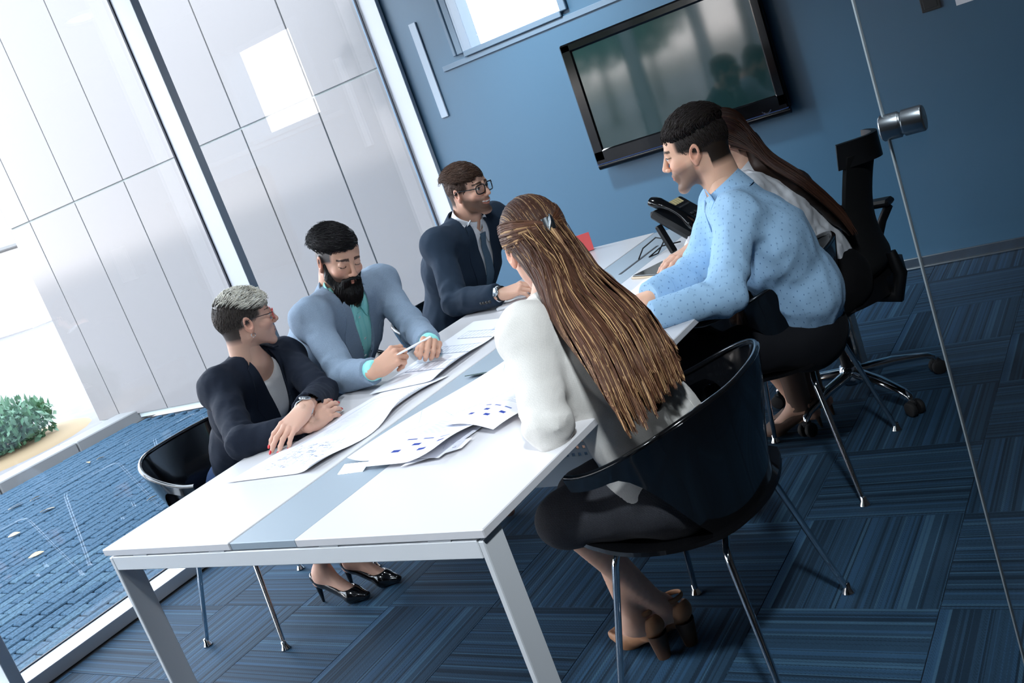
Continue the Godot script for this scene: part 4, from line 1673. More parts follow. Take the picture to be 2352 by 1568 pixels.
func scalp(p: Vector3, k := 1.0) -> Vector3:     # to the skull surface, head axes
	var c := Vector3(0, 0.030, -0.016)
	var r := Vector3(0.0755, 0.087, 0.095) * k
	return c + (p - c) / ((p - c) / r).length()


func out_of(p: Vector3) -> Vector3:
	var c := Vector3(0, 0.030, -0.016)
	return ((p - c) / (Vector3(0.0755, 0.087, 0.095) * Vector3(0.0755, 0.087, 0.095))).normalized()


# short hair: locks that start on the scalp where grow(p) > 0 and follow flow(p), lifted off the skull
func short_hair(mb: MB, tf: Transform3D, n: int, seed_: int, grow: Callable, flow: Callable, length: Callable, lift: float, c0: Color, c1: Color, r := 0.0032) -> void:
	rng.seed = seed_
	var made := 0
	var tries := 0
	while made < n and tries < n * 30:
		tries += 1
		var q := Vector3(rng.randfn(), rng.randfn(), rng.randfn()).normalized()
		var p := scalp(Vector3(0, 0.03, -0.016) + q * 0.08)
		if grow.call(p) < rng.randf():
			continue
		made += 1
		var l: float = length.call(p) * rng.randf_range(0.75, 1.2)
		var pts := [tf * scalp(p, 0.985)]
		var k := 1.0
		var steps := 6
		for i in steps:
			var nn := out_of(p)
			var f: Vector3 = flow.call(p, float(i) / steps) + Vector3(rng.randfn(), rng.randfn(), rng.randfn()) * 0.12
			var up := f.dot(nn)
			f = (f - nn * up).normalized()
			p = scalp(p + f * l / steps)
			k = 1.0 + lift * (sin(PI * minf(0.5 + 0.3 * i / steps, (i + 1.0) / steps * 0.5 + 0.15))) + maxf(0.0, up) * l * (i + 1) / steps * 3.0
			pts.append(tf * (Vector3(0, 0.03, -0.016) + (p - Vector3(0, 0.03, -0.016)) * k))
		var t := rng.randf_range(0.75, 1.25)
		strand(mb, pts, r * tf.basis.x.length(), r * 0.3 * tf.basis.x.length(), c0 * t, c1 * t)


func hair_cap(mb: MB, tf: Transform3D, k: float, keep: Callable, col: Color) -> void:
	var s := SD.new(Vector3(-0.11, -0.12, -0.14), Vector3(0.11, 0.17, 0.12), 0.004)
	s.ell(Vector3(0, 0.030, -0.016), Vector3(0.0755, 0.087, 0.095) * k)
	s.carve(keep)
	mb.col = col
	s.mesh(mb, tf)


func glasses(root: Node3D, tf: Transform3D, m: Material, wide: float, tall: float, thick: float, temple: Material) -> void:
	var f := MB.new()
	f.tf = tf
	for s in [-1.0, 1.0]:
		var loop := []
		for i in 25:
			var a := TAU * i / 24.0
			var e := 0.55
			loop.append(Vector3(s * 0.034 + signf(cos(a)) * pow(absf(cos(a)), e) * wide, 0.0 + signf(sin(a)) * pow(absf(sin(a)), e) * tall - 0.002, 0.101 - 0.010 * absf(cos(a)) * float(cos(a) * s > 0) ))
		f.tube(loop, [thick], 6, false)
	f.tube([Vector3(-0.034 + wide, 0.006, 0.102), Vector3(0, 0.009, 0.107), Vector3(0.034 - wide, 0.006, 0.102)], [thick], 6)
	var fo := dress("glasses", f, m, root)
	for s in [-1.0, 1.0]:
		var t := MB.new()
		t.tf = tf
		t.tube([Vector3(s * (0.034 + wide), 0.008, 0.092), Vector3(s * 0.079, 0.009, 0.075), Vector3(s * 0.0815, 0.010, 0.0), Vector3(s * 0.081, -0.004, -0.022)], [thick * 1.3, thick * 1.5, thick * 1.3, thick], 6, true, 0.6)
		dress("temple", t, temple, fo)
		var l := MB.new()
		l.tf = tf
		l.box(Vector3(s * 0.034, -0.002, 0.098), Vector3(wide * 1.85, tall * 1.85, 0.0012))
		dress("lens", l, M.glass, fo)


func dress(called: String, mb: MB, m: Material, root: Node3D, label := "") -> MeshInstance3D:    # a part whose mesh is in world axes
	var o := part(called, mb, m, root, label)
	o.position = -root.position if root.get_parent() == self else Vector3.ZERO
	return o


func wrist_watch(root: Node3D, at: Vector3, along: Vector3, face_up: Vector3, r: float, dark: Material) -> void:
	var z := along.normalized()
	var y := (face_up - z * face_up.dot(z)).normalized()
	var x := y.cross(z)
	var b := MB.new()
	b.tf = Transform3D(Basis(x, z, y), at)     # lathe axis along the arm
	b.lathe([Vector2(r, -0.009), Vector2(r + 0.0025, -0.008), Vector2(r + 0.0025, 0.008), Vector2(r, 0.009)], 20)
	var w := dress("watch", b, dark, root)
	var c := MB.new()
	c.tf = Transform3D(Basis(x, y, -z) if Basis(x, y, -z).determinant() > 0 else Basis(x, y, z), at + y * (r + 0.001))
	c.lathe([Vector2(0.001, 0.0), Vector2(0.017, 0.0), Vector2(0.018, 0.003), Vector2(0.0165, 0.007), Vector2(0.001, 0.0072)], 18)
	dress("watch_case", c, M.alu, w)


func pump(mb: MB, tf: Transform3D, hh: float) -> void:      # court shoe: origin on the floor under the heel, +z to the toe
	var s := SD.new(Vector3(-0.06, -0.01, -0.05), Vector3(0.06, 0.16, 0.26), 0.0035)
	s.cone(Vector3(0, 0.022, 0.225), Vector3(0, 0.030, 0.16), 0.016, 0.034, 0.02, false, Vector3.RIGHT, 1.15)
	s.cone(Vector3(0, 0.030, 0.16), Vector3(0, hh + 0.03, 0.02), 0.034, 0.028, 0.02)
	s.cone(Vector3(0, hh + 0.045, 0.005), Vector3(0, hh + 0.02, 0.03), 0.027, 0.028, 0.015)
	s.cone(Vector3(0, 0.075, 0.135), Vector3(0, hh + 0.075, 0.015), 0.026, 0.026, 0.01, true)
	s.cone(Vector3(0, 0.062, 0.150), Vector3(0, 0.075, 0.135), 0.022, 0.026, 0.01, true)
	s.carve(func(p): return lerpf(0.0, hh, clampf(1.0 - p.z / 0.13, 0, 1)) * 0.92 + 0.002 - p.y)
	s.cone(Vector3(0, hh + 0.005, -0.005), Vector3(0, 0.004, -0.012), 0.013, 0.0055, 0.006)
	s.mesh(mb, tf)


func foot(s: SD, ankle: Vector3, toe: Vector3, heel: Vector3, r := 0.024) -> void:
	var tip := heel.lerp(toe, 0.80) - Vector3(0, 0.006, 0)
	s.cone(heel, ankle, 0.021, 0.031, 0.03)
	s.cone(ankle, tip, 0.030, r * 0.7, 0.03)
	s.cone(heel, tip, 0.019, r * 0.7, 0.02)


# the unclothed body as one surface: trunk, neck, arms and legs in one coarse net, head and hands in fine ones
func body(root: Node3D, j: Dictionary, hd: Transform3D, hp: Dictionary, hands: Array, nails: Material = null, leg_r := [0.07, 0.045, 0.032]) -> void:
	var mb := MB.new()
	mb.colored = true
	var lo := Vector3.ONE * 99.0
	var hi := -lo
	for k in j:
		lo = Vector3(minf(lo.x, j[k].x), minf(lo.y, j[k].y), minf(lo.z, j[k].z))
		hi = Vector3(maxf(hi.x, j[k].x), maxf(hi.y, j[k].y), maxf(hi.z, j[k].z))
	var s := SD.new(lo - Vector3.ONE * 0.16, hi + Vector3.ONE * 0.16, 0.012)
	trunk(s, j, -0.016, 0.95)
	limb(s, j.shl, j.el, j.wl, [0.042, 0.034, 0.023])
	limb(s, j.shr, j.er, j.wr, [0.042, 0.034, 0.023])
	s.cone(j.neck, hd * Vector3(0, -0.09, -0.04), 0.050, 0.046, 0.03)
	for q in ["l", "r"]:
		var hp0: Vector3 = j.hip + (j.shl - j.shr).normalized() * (0.085 if q == "l" else -0.085)
		limb(s, hp0, j["k" + q], j["a" + q], leg_r)
		foot(s, j["a" + q], j["t" + q], j["h" + q])
	var skin: Color = hp.skin
	mb.col = skin
	s.mesh(mb)
	head(mb, hd, hp)
	var painted := []
	for h in hands:
		var own := [1] if nails else []
		hand(mb, h[0], skin, h[1], h[2], h[3], own)
		painted += own.slice(1)
	dress("body", mb, M.skin, root)
	for nb in painted:
		dress("fingernail", nb, nails, root, "red painted fingernail")


func hand_at(wrist: Vector3, fd: Vector3, back: Vector3, right: bool, s := 0.93) -> Transform3D:
	var y := fd.normalized()
	var z := (back - y * back.dot(y)).normalized()
	var x := y.cross(z)
	return Transform3D(Basis(x * (-s if right else s), y * s, z * s), wrist)


func trousers(root: Node3D, j: Dictionary, m: Material, called := "trousers", g := 0.02, to_ankle := true) -> void:
	var lo := Vector3.ONE * 99.0
	var hi := -lo
	for k in ["hip", "kl", "kr", "al", "ar"]:
		lo = Vector3(minf(lo.x, j[k].x), minf(lo.y, j[k].y), minf(lo.z, j[k].z))
		hi = Vector3(maxf(hi.x, j[k].x), maxf(hi.y, j[k].y), maxf(hi.z, j[k].z))
	var s := SD.new(lo - Vector3.ONE * 0.19, hi + Vector3.ONE * 0.19, 0.011)
	var lat: Vector3 = (j.shl - j.shr).normalized()
	s.cone(j.hip + lat * 0.06, j.hip - lat * 0.06, 0.125, 0.125, 0.0)
	for q in ["l", "r"]:
		var h0: Vector3 = j.hip + lat * (0.085 if q == "l" else -0.085)
		s.cone(h0, j["k" + q], 0.085 + g * 0.5, 0.055 + g * 0.6, 0.04)
		if to_ankle:
			s.cone(j["k" + q], j["a" + q] + Vector3(0, 0.01, 0), 0.055 + g * 0.6, 0.042 + g * 0.6, 0.03)
			s.cut(j["a" + q] + Vector3(0, 0.0, 0), Vector3.DOWN, 0.1)
	s.cut(j.waist, Vector3.UP, 0.4)
	var f := FastNoiseLite.new()
	f.frequency = 8.0
	f.fractal_octaves = 2
	s.bend(func(p): return 0.006 * f.get_noise_3d(p.x, p.y, p.z))
	var mb := MB.new()
	s.mesh(mb)
	dress(called, mb, m, root)


func person(label: String, j: Dictionary, group := "") -> Node3D:
	return thing("person", label, "person", Vector3(j.hip.x, 0, j.hip.z), 0.0, group)


func lapels(root: Node3D, s: SD, fr: Transform3D, m: Material, vb: Vector2, big := 1.0, notch := true) -> void:
	for q in [-1.0, 1.0]:
		var mb := MB.new()
		var inner := [Vector2(q * 0.052, 0.045), Vector2(q * 0.050, 0.0), Vector2(q * 0.036 + vb.x * 0.3, vb.y * 0.45), Vector2(vb.x + q * 0.004, vb.y)]
		var mid := [Vector2(q * 0.078, 0.030), Vector2(q * 0.090, -0.02), Vector2(q * 0.094, -0.055), Vector2(q * 0.098, -0.07)]
		var outer := [Vector2(q * 0.104 * big, -0.062), Vector2(q * 0.106 * big, -0.095), Vector2(q * 0.075 * big + vb.x * 0.3, vb.y * 0.62), Vector2(vb.x + q * 0.010, vb.y)]
		var a := inner
		var b := [Vector2(q * 0.080, 0.035), Vector2(q * 0.092, -0.03)] + (outer if notch else outer.slice(1))
		var pa := []
		for i in 13:
			var u := i / 12.0
			var k := u * (a.size() - 1)
			var n := mini(int(k), a.size() - 2)
			pa.append(a[n].lerp(a[n + 1], k - n))
		if q > 0:
			patch(mb, s, fr, b, pa, 0.006, 0.005, 22, 5)
		else:
			patch(mb, s, fr, pa, b, 0.006, 0.005, 22, 5)
		dress("lapel", mb, m, root)


const MW := 1.10      # a jacket sits fuller on a man's chest


func people() -> void:
	M.skin = skin_mat()
	M.hair = hair_mat()
	M.dark_strap = mat(Color(0.08, 0.08, 0.09), 0.5)
	woman_in_navy()
	bearded_man()
	man_in_glasses()
	woman_in_cream()
	man_in_blue_shirt()
	woman_in_white()


func woman_in_navy() -> void:
	var j := {
		"hip": Vector3(-0.53, 0.53, -0.90), "waist": Vector3(-0.45, 0.68, -0.895), "chest": Vector3(-0.315, 0.84, -0.885), "neck": Vector3(-0.235, 0.965, -0.872), "head": Vector3(-0.205, 1.108, -0.885),
		"shr": Vector3(-0.235, 0.94, -0.705), "shl": Vector3(-0.26, 0.92, -1.03), "er": Vector3(-0.01, 0.805, -0.535), "el": Vector3(0.0, 0.81, -0.89), "wr": Vector3(0.185, 0.80, -0.635), "wl": Vector3(0.195, 0.852, -0.625),
		"kl": Vector3(-0.20, 0.53, -0.97), "kr": Vector3(-0.20, 0.53, -0.87), "al": Vector3(-0.33, 0.125, -1.01), "ar": Vector3(-0.40, 0.125, -0.915), "tl": Vector3(-0.19, 0.035, -1.03), "tr": Vector3(-0.26, 0.035, -0.925), "hl": Vector3(-0.37, 0.09, -1.01), "hr": Vector3(-0.44, 0.09, -0.915)}
	var o := person("woman with bleached spiky hair and red glasses, navy blazer, arms folded on the table", j)
	var hd := frame_of(j.head, Vector3(0.50, -0.08, -0.86), Vector3(0.10, 1, -0.02), 0.90)
	var skin := lin(0.83, 0.66, 0.58)
	var lh := hand_at(j.wl, Vector3(-0.30, -0.35, 0.78), Vector3(0.5, 1.0, 0.35), false, 0.88)
	var rh := hand_at(j.wr, Vector3(0.02, 0.10, -1.0), Vector3(0.75, 0.75, 0.1), true, 0.88)
	body(o, j, hd, {"skin": skin, "female": true, "fade": lin(0.30, 0.26, 0.25), "brow": lin(0.25, 0.2, 0.17)}, [
		[lh, [[12, 22, 12], [10, 20, 10], [12, 20, 10], [14, 24, 12]], [Vector3(0.5, 0.8, -0.4), Vector3(0.15, 0.95, -0.25), Vector3(0.0, 0.95, -0.2)], 0.8],
		[rh, [[12, 18, 10], [14, 18, 10], [16, 20, 10], [20, 22, 10]], [Vector3(0.6, 0.7, -0.2), Vector3(0.3, 0.9, -0.2), Vector3(0.2, 0.9, -0.2)], 0.7]],
		mat(Color(0.80, 0.10, 0.14), 0.25), [0.065, 0.042, 0.026])
	var fr := axes(j)
	var top := garment(j, 0.0, [], 0.011, 0.92)
	top.cone(fr * Vector3(0, 0.02, 0.05), fr * Vector3(0, 0.12, 0.02), 0.066, 0.055, 0.01, true)
	var tm := MB.new()
	top.mesh(tm)
	dress("top", tm, cloth(Color(0.93, 0.93, 0.94), 300.0, 0.02, 0.05), o)
	var s := garment(j, 0.011, [0.052, 0.046, 0.036], 0.008, 0.94)
	trim_cuffs(s, j, 0.018)
	s.bend(folds(3, 0.005, j))
	var navy := cloth(Color(0.125, 0.155, 0.215), 420.0, 0.015, 0.12)
	lapels(o, garment(j, 0.011, [], 0.011, 0.94), fr, navy, Vector2(0.0, -0.27), 0.95, false)
	s.cone(fr * Vector3(0, 0.02, 0.045), fr * Vector3(0, 0.12, 0.0), 0.050, 0.058, 0.01, true)
	s.cone(fr * Vector3(0, 0.01, 0.055), fr * Vector3(0, -0.25, 0.135), 0.066, 0.020, 0.006, true)
	var jm := MB.new()
	s.mesh(jm)
	dress("blazer", jm, navy, o)
	var cb := MB.new()
	neck_band(cb, fr * Vector3(0, -0.005, -0.012), fr.basis.y, fr.basis.z, 0.070, 0.056, 0.050, 58, 0.02, 0.006)
	dress("collar", cb, navy, o)
	var sk := cloth(Color(0.16, 0.26, 0.42), 300.0, 0.02, 0.15)
	trousers(o, j, sk, "skirt", 0.02, false)
	# hair: cropped dark sides, bleached tips combed up and forward
	var hm := MB.new()
	hm.colored = true
	var top_of := func(p: Vector3) -> float: return clampf((p.y - 0.045 + 0.35 * (p.z + 0.02)) / 0.03, 0.0, 1.0) if p.z < 0.07 else 0.0
	var fl := func(p: Vector3, t: float) -> Vector3: return out_of(p) * (1.3 if t < 0.5 else 0.7) + Vector3(0.35 * sin(p.z * 90.0), 0.25, 0.55 + 0.3 * sin(p.x * 80.0))
	short_hair(hm, hd, 900, 6, top_of, fl, func(p): return 0.026, 0.03, lin(0.10, 0.09, 0.09), lin(0.40, 0.37, 0.33), 0.0024)
	short_hair(hm, hd, 1300, 5, top_of, fl, func(p): return 0.036 + 0.020 * clampf((p.z + 0.02) / 0.06, 0, 1), 0.04, lin(0.14, 0.125, 0.12), lin(1.0, 0.98, 0.92), 0.0024)
	var lowg := func(p: Vector3) -> float: return 1.0 if p.z < 0.045 and p.y < 0.075 and p.y > -0.06 + maxf(0.0, p.z + 0.03) * 0.5 and (absf(p.x) < 0.066 or p.y > 0.02 or p.z < -0.03) else 0.0
	short_hair(hm, hd, 2600, 7, lowg, func(p, t): return Vector3(0.2 * sin(p.y * 200.0), -1, -0.3), func(p): return 0.016, 0.015, lin(0.15, 0.13, 0.125), lin(0.34, 0.31, 0.29), 0.0017)
	dress("hair", hm, M.hair, o).set_meta("kind", "stuff")
	glasses(o, hd, mat(Color(0.85, 0.22, 0.24), 0.25), 0.026, 0.018, 0.0016, mat(Color(0.12, 0.08, 0.12), 0.25))
	var er := MB.new()
	er.tf = hd
	var ring := []
	for i in 13:
		var a := TAU * i / 12.0
		ring.append(Vector3(-0.079 + 0.001 * cos(a), -0.049 + 0.0075 * cos(a), -0.002 + 0.0075 * sin(a)))
	er.tube(ring, [0.0013], 6, false)
	dress("earring", er, M.chrome, o)
	wrist_watch(o, j.wl + (j.el - j.wl).normalized() * 0.008, j.wl - j.el, Vector3(0.6, 0.8, 0.3), 0.026, M.alu)
	for q in ["l", "r"]:
		var sh := MB.new()
		var d: Vector3 = j["t" + q] - j["h" + q]
		d.y = 0
		pump(sh, frame_of(Vector3(j["h" + q].x, 0, j["h" + q].z) - d.normalized() * 0.006, d, Vector3.UP, 0.93), 0.075)
		dress("shoe", sh, M.shell, o, "black high heeled court shoe")


func bearded_man() -> void:
	var j := {
		"hip": Vector3(-0.52, 0.53, -1.37), "waist": Vector3(-0.46, 0.70, -1.37), "chest": Vector3(-0.31, 0.90, -1.35), "neck": Vector3(-0.195, 1.035, -1.335), "head": Vector3(-0.135, 1.168, -1.330),
		"shr": Vector3(-0.19, 1.005, -1.145), "shl": Vector3(-0.185, 1.005, -1.535), "er": Vector3(0.0, 0.815, -1.01), "el": Vector3(0.0, 0.82, -1.43), "wr": Vector3(0.200, 0.835, -0.955), "wl": Vector3(0.270, 0.83, -1.165),
		"kl": Vector3(-0.08, 0.53, -1.48), "kr": Vector3(-0.08, 0.53, -1.26), "al": Vector3(-0.05, 0.11, -1.48), "ar": Vector3(-0.05, 0.11, -1.26), "tl": Vector3(0.10, 0.03, -1.49), "tr": Vector3(0.10, 0.03, -1.25), "hl": Vector3(-0.09, 0.03, -1.48), "hr": Vector3(-0.09, 0.03, -1.26)}
	var o := person("man with a full black beard in a light grey blue blazer, holding a pen", j)
	var hd := frame_of(j.head, Vector3(0.93, -0.42, 0.36), Vector3(0.38, 1, -0.02), 0.95)
	var skin := lin(0.80, 0.62, 0.53)
	var rh := hand_at(j.wr, Vector3(0.62, 0.26, -0.62), Vector3(0.45, 0.75, 0.75), true, 0.97)
	var lh := hand_at(j.wl, Vector3(0.62, 0.22, 0.60), Vector3(0.55, 0.85, -0.15), false, 0.97)
	var grip := [[48, 62, 30], [55, 66, 34], [60, 70, 36], [64, 72, 36]]
	body(o, j, hd, {"skin": skin, "fade": lin(0.25, 0.22, 0.22), "stubble": lin(0.10, 0.08, 0.08), "brow": lin(0.06, 0.05, 0.05), "closed": true}, [
		[rh, grip, [Vector3(0.45, 0.70, -0.55), Vector3(0.1, 0.9, -0.5), Vector3(-0.1, 0.95, -0.3)], 0.4],
		[lh, grip, [Vector3(0.45, 0.70, -0.55), Vector3(0.1, 0.9, -0.5), Vector3(-0.1, 0.95, -0.3)], 0.4]])
	var fr := axes(j)
	var mint := cloth(Color(0.62, 0.90, 0.88), 300.0, 0.015, 0.05)
	var im := Image.create(128, 128, false, Image.FORMAT_RGB8)
	im.fill(Color(1, 1, 1))
	for k in [0, 64]:
		im.fill_rect(Rect2i(k, 0, 3, 128), Color(1.35, 1.2, 1.2))
		im.fill_rect(Rect2i(0, k, 128, 3), Color(1.35, 1.2, 1.2))
		im.fill_rect(Rect2i(k + 20, 0, 22, 128), Color(0.90, 0.97, 0.98))
	mint.albedo_texture = ImageTexture.create_from_image(im)
	triplanar(mint, 16.0)
	var sh := garment(j, 0.002, [0.044, 0.041, 0.032], 0.009, MW)
	trim_cuffs(sh, j, -0.004)
	sh.bend(folds(8, 0.003, j))
	var st := garment(j, 0.002, [], 0.011, MW)
	var pl := MB.new()
	patch(pl, st, fr, [Vector2(0.014, -0.03), Vector2(0.014, -0.40)], [Vector2(-0.014, -0.03), Vector2(-0.014, -0.40)], 0.004, 0.004, 20, 3)
	var pearl := mat(Color(0.90, 0.93, 0.93), 0.3)
	for k in 5:
		var bt := MB.new()
		var p := st.hit(fr * Vector3(0, -0.05 - 0.075 * k, 0.26), -fr.basis.z) + fr.basis.z * 0.004
		bt.tf = Transform3D(Basis(fr.basis.x, fr.basis.z, -fr.basis.y), p)
		bt.lathe([Vector2(0.0055, 0), Vector2(0.0055, 0.0015), Vector2(0.004, 0.002), Vector2(0.0015, 0.0012), Vector2(0.0001, 0.0012)], 10)
		dress("button", bt, pearl, o)
	for q in [-1.0, 1.0]:
		var cl := MB.new()
		var a := [Vector2(q * 0.050, 0.050), Vector2(q * 0.030, 0.018), Vector2(q * 0.008, -0.008)]
		var b := [Vector2(q * 0.072, 0.018), Vector2(q * 0.060, -0.035), Vector2(q * 0.040, -0.058)]
		if q > 0:
			patch(cl, st, fr, b, a, 0.010, 0.004, 10, 4)
		else:
			patch(cl, st, fr, a, b, 0.010, 0.004, 10, 4)
		dress("shirt_collar", cl, mint, o)
	sh.cone(fr * Vector3(0, 0.02, 0.03), fr * Vector3(0, 0.12, 0.02), 0.055, 0.06, 0.008, true)
	var sm := MB.new()
	sh.mesh(sm)
	dress("shirt", sm, mint, o)
	dress("placket", pl, mint, o)
	var nb := MB.new()
	neck_band(nb, fr * Vector3(0, 0.0, -0.005), fr.basis.y, fr.basis.z, 0.068, 0.064, 0.052, 24, 0.012)
	dress("collar_band", nb, mint, o)
	var s := garment(j, 0.014, [0.055, 0.052, 0.042], 0.008, MW)
	trim_cuffs(s, j, 0.028)
	s.bend(folds(12, 0.005, j, 7.0))
	var grey := cloth(Color(0.62, 0.70, 0.79), 380.0, 0.02, 0.16)
	var jt := garment(j, 0.014, [], 0.011, MW)
	lapels(o, jt, fr, grey, Vector2(0.0, -0.30))
	var wl := MB.new()
	patch(wl, jt, fr, [Vector2(0.155, -0.085), Vector2(0.085, -0.105)], [Vector2(0.153, -0.103), Vector2(0.083, -0.122)], 0.004, 0.003, 8, 2)
	dress("pocket_welt", wl, grey, o)
	s.cone(fr * Vector3(0, 0.02, 0.03), fr * Vector3(0, 0.14, 0.0), 0.072, 0.075, 0.01, true)
	s.cone(fr * Vector3(0, 0.01, 0.060), fr * Vector3(0, -0.29, 0.150), 0.072, 0.024, 0.006, true)
	s.cone(fr * Vector3(0, -0.29, 0.150), fr * Vector3(0, -0.46, 0.145), 0.022, 0.036, 0.006, true)
	var jm := MB.new()
	s.mesh(jm)
	dress("blazer", jm, grey, o)
	var cb := MB.new()
	neck_band(cb, fr * Vector3(0, -0.012, -0.012), fr.basis.y, fr.basis.z, 0.088, 0.075, 0.048, 55, 0.02, 0.006)
	dress("collar", cb, grey, o)
	trousers(o, j, cloth(Color(0.20, 0.24, 0.32), 300.0, 0.02), "trousers")
	# beard and hair
	var bm := MB.new()
	bm.colored = true
	var bs := SD.new(Vector3(-0.09, -0.20, -0.03), Vector3(0.09, 0.0, 0.135), 0.003)
	for q in [-1.0, 1.0]:
		bs.cone(Vector3(q * 0.066, -0.012, 0.008), Vector3(q * 0.056, -0.060, 0.022), 0.008, 0.017, 0.01)
		bs.cone(Vector3(q * 0.056, -0.060, 0.022), Vector3(q * 0.020, -0.112, 0.070), 0.018, 0.028, 0.02)
		bs.cone(Vector3(q * 0.004, -0.049, 0.099), Vector3(q * 0.029, -0.062, 0.082), 0.0075, 0.008, 0.006)
		bs.cone(Vector3(q * 0.029, -0.062, 0.082), Vector3(q * 0.032, -0.095, 0.066), 0.009, 0.018, 0.012)
	bs.ell(Vector3(0, -0.118, 0.072), Vector3(0.040, 0.048, 0.036), 0.02)
	bs.ell(Vector3(0, -0.062, 0.103), Vector3(0.019, 0.0075, 0.016), 0.004, true)
	var bn := FastNoiseLite.new()
	bn.frequency = 90.0
	bs.bend(func(p): return 0.0025 * bn.get_noise_3d(p.x * 2.2, p.y * 0.35, p.z * 2.2))
	bm.col = lin(0.075, 0.06, 0.06)
	bs.mesh(bm, hd)
	rng.seed = 77
	for i in 1500:
		var u := rng.randf_range(-1.0, 1.0)
		var v := rng.randf()
		var s0 := Vector3(u * 0.085, lerpf(-0.055, -0.14, v), 0.16 - 0.05 * absf(u))
		var p := bs.hit(s0, Vector3(-u * 0.45, 0.0, -1).normalized(), 0.14)
		if bs.at(p) > 0.004:
			continue
		var l := rng.randf_range(0.016, 0.030)
		var k := rng.randf_range(0.6, 1.7)
		strand(bm, [hd * p, hd * (p + Vector3(u * 0.003, -l * 0.5, 0.002)), hd * (p + Vector3(u * 0.004 * rng.randf(), -l, -0.002))], 0.0014, 0.0004, lin(0.07, 0.055, 0.055) * k, lin(0.10, 0.08, 0.075) * k, 3)
	dress("beard", bm, M.hair, o).set_meta("kind", "stuff")
	var hm := MB.new()
	hm.colored = true
	var keep := func(p: Vector3): return maxf(0.045 - p.y - 0.12 * p.z + 0.25 * minf(0.0, p.z), p.z - 0.074)
	hair_cap(hm, hd, 1.07, keep, lin(0.06, 0.055, 0.06))
	var tops := SD.new(Vector3(-0.11, -0.02, -0.14), Vector3(0.11, 0.19, 0.13), 0.004)
	tops.ell(Vector3(0.0, 0.094, 0.016), Vector3(0.060, 0.028, 0.042), 0.02)
	tops.ell(Vector3(-0.020, 0.086, 0.026), Vector3(0.050, 0.026, 0.034), 0.02)
	tops.ell(Vector3(0.0, 0.085, -0.03), Vector3(0.066, 0.034, 0.064), 0.03)
	tops.ell(Vector3(-0.050, 0.066, 0.020), Vector3(0.022, 0.026, 0.034), 0.02)
	hm.col = lin(0.06, 0.055, 0.06)
	hm.col = lin(0.06, 0.055, 0.06)
	tops.mesh(hm, hd)
	var gt := func(p: Vector3) -> float: return 1.0 if p.y > 0.062 - 0.1 * p.z and p.z < 0.078 else 0.0
	short_hair(hm, hd, 2900, 9, gt, func(p, t): return Vector3(-0.75, 0.25, 0.35 - 1.0 * t) + out_of(p) * 0.45 * (1.0 - t), func(p): return 0.085, 0.18, lin(0.05, 0.045, 0.05), lin(0.12, 0.11, 0.12), 0.0021)
	dress("hair", hm, M.hair, o).set_meta("kind", "stuff")
	var pen := MB.new()
	var p0 := Vector3(0.268, 0.858, -0.998)
	var p1 := Vector3(0.332, 0.866, -1.108)
	var pd := (p1 - p0).normalized()
	pen.tube([p0, p0 + pd * 0.01, p0.lerp(p1, 0.4)], [0.0012, 0.0034, 0.0036], 10)
	pen.tube([p0.lerp(p1, 0.41), p1], [0.0038, 0.0038], 10)
	tag(obj("pen", pen, M.paper), "white and silver pen held between the bearded man's hands", "pen")


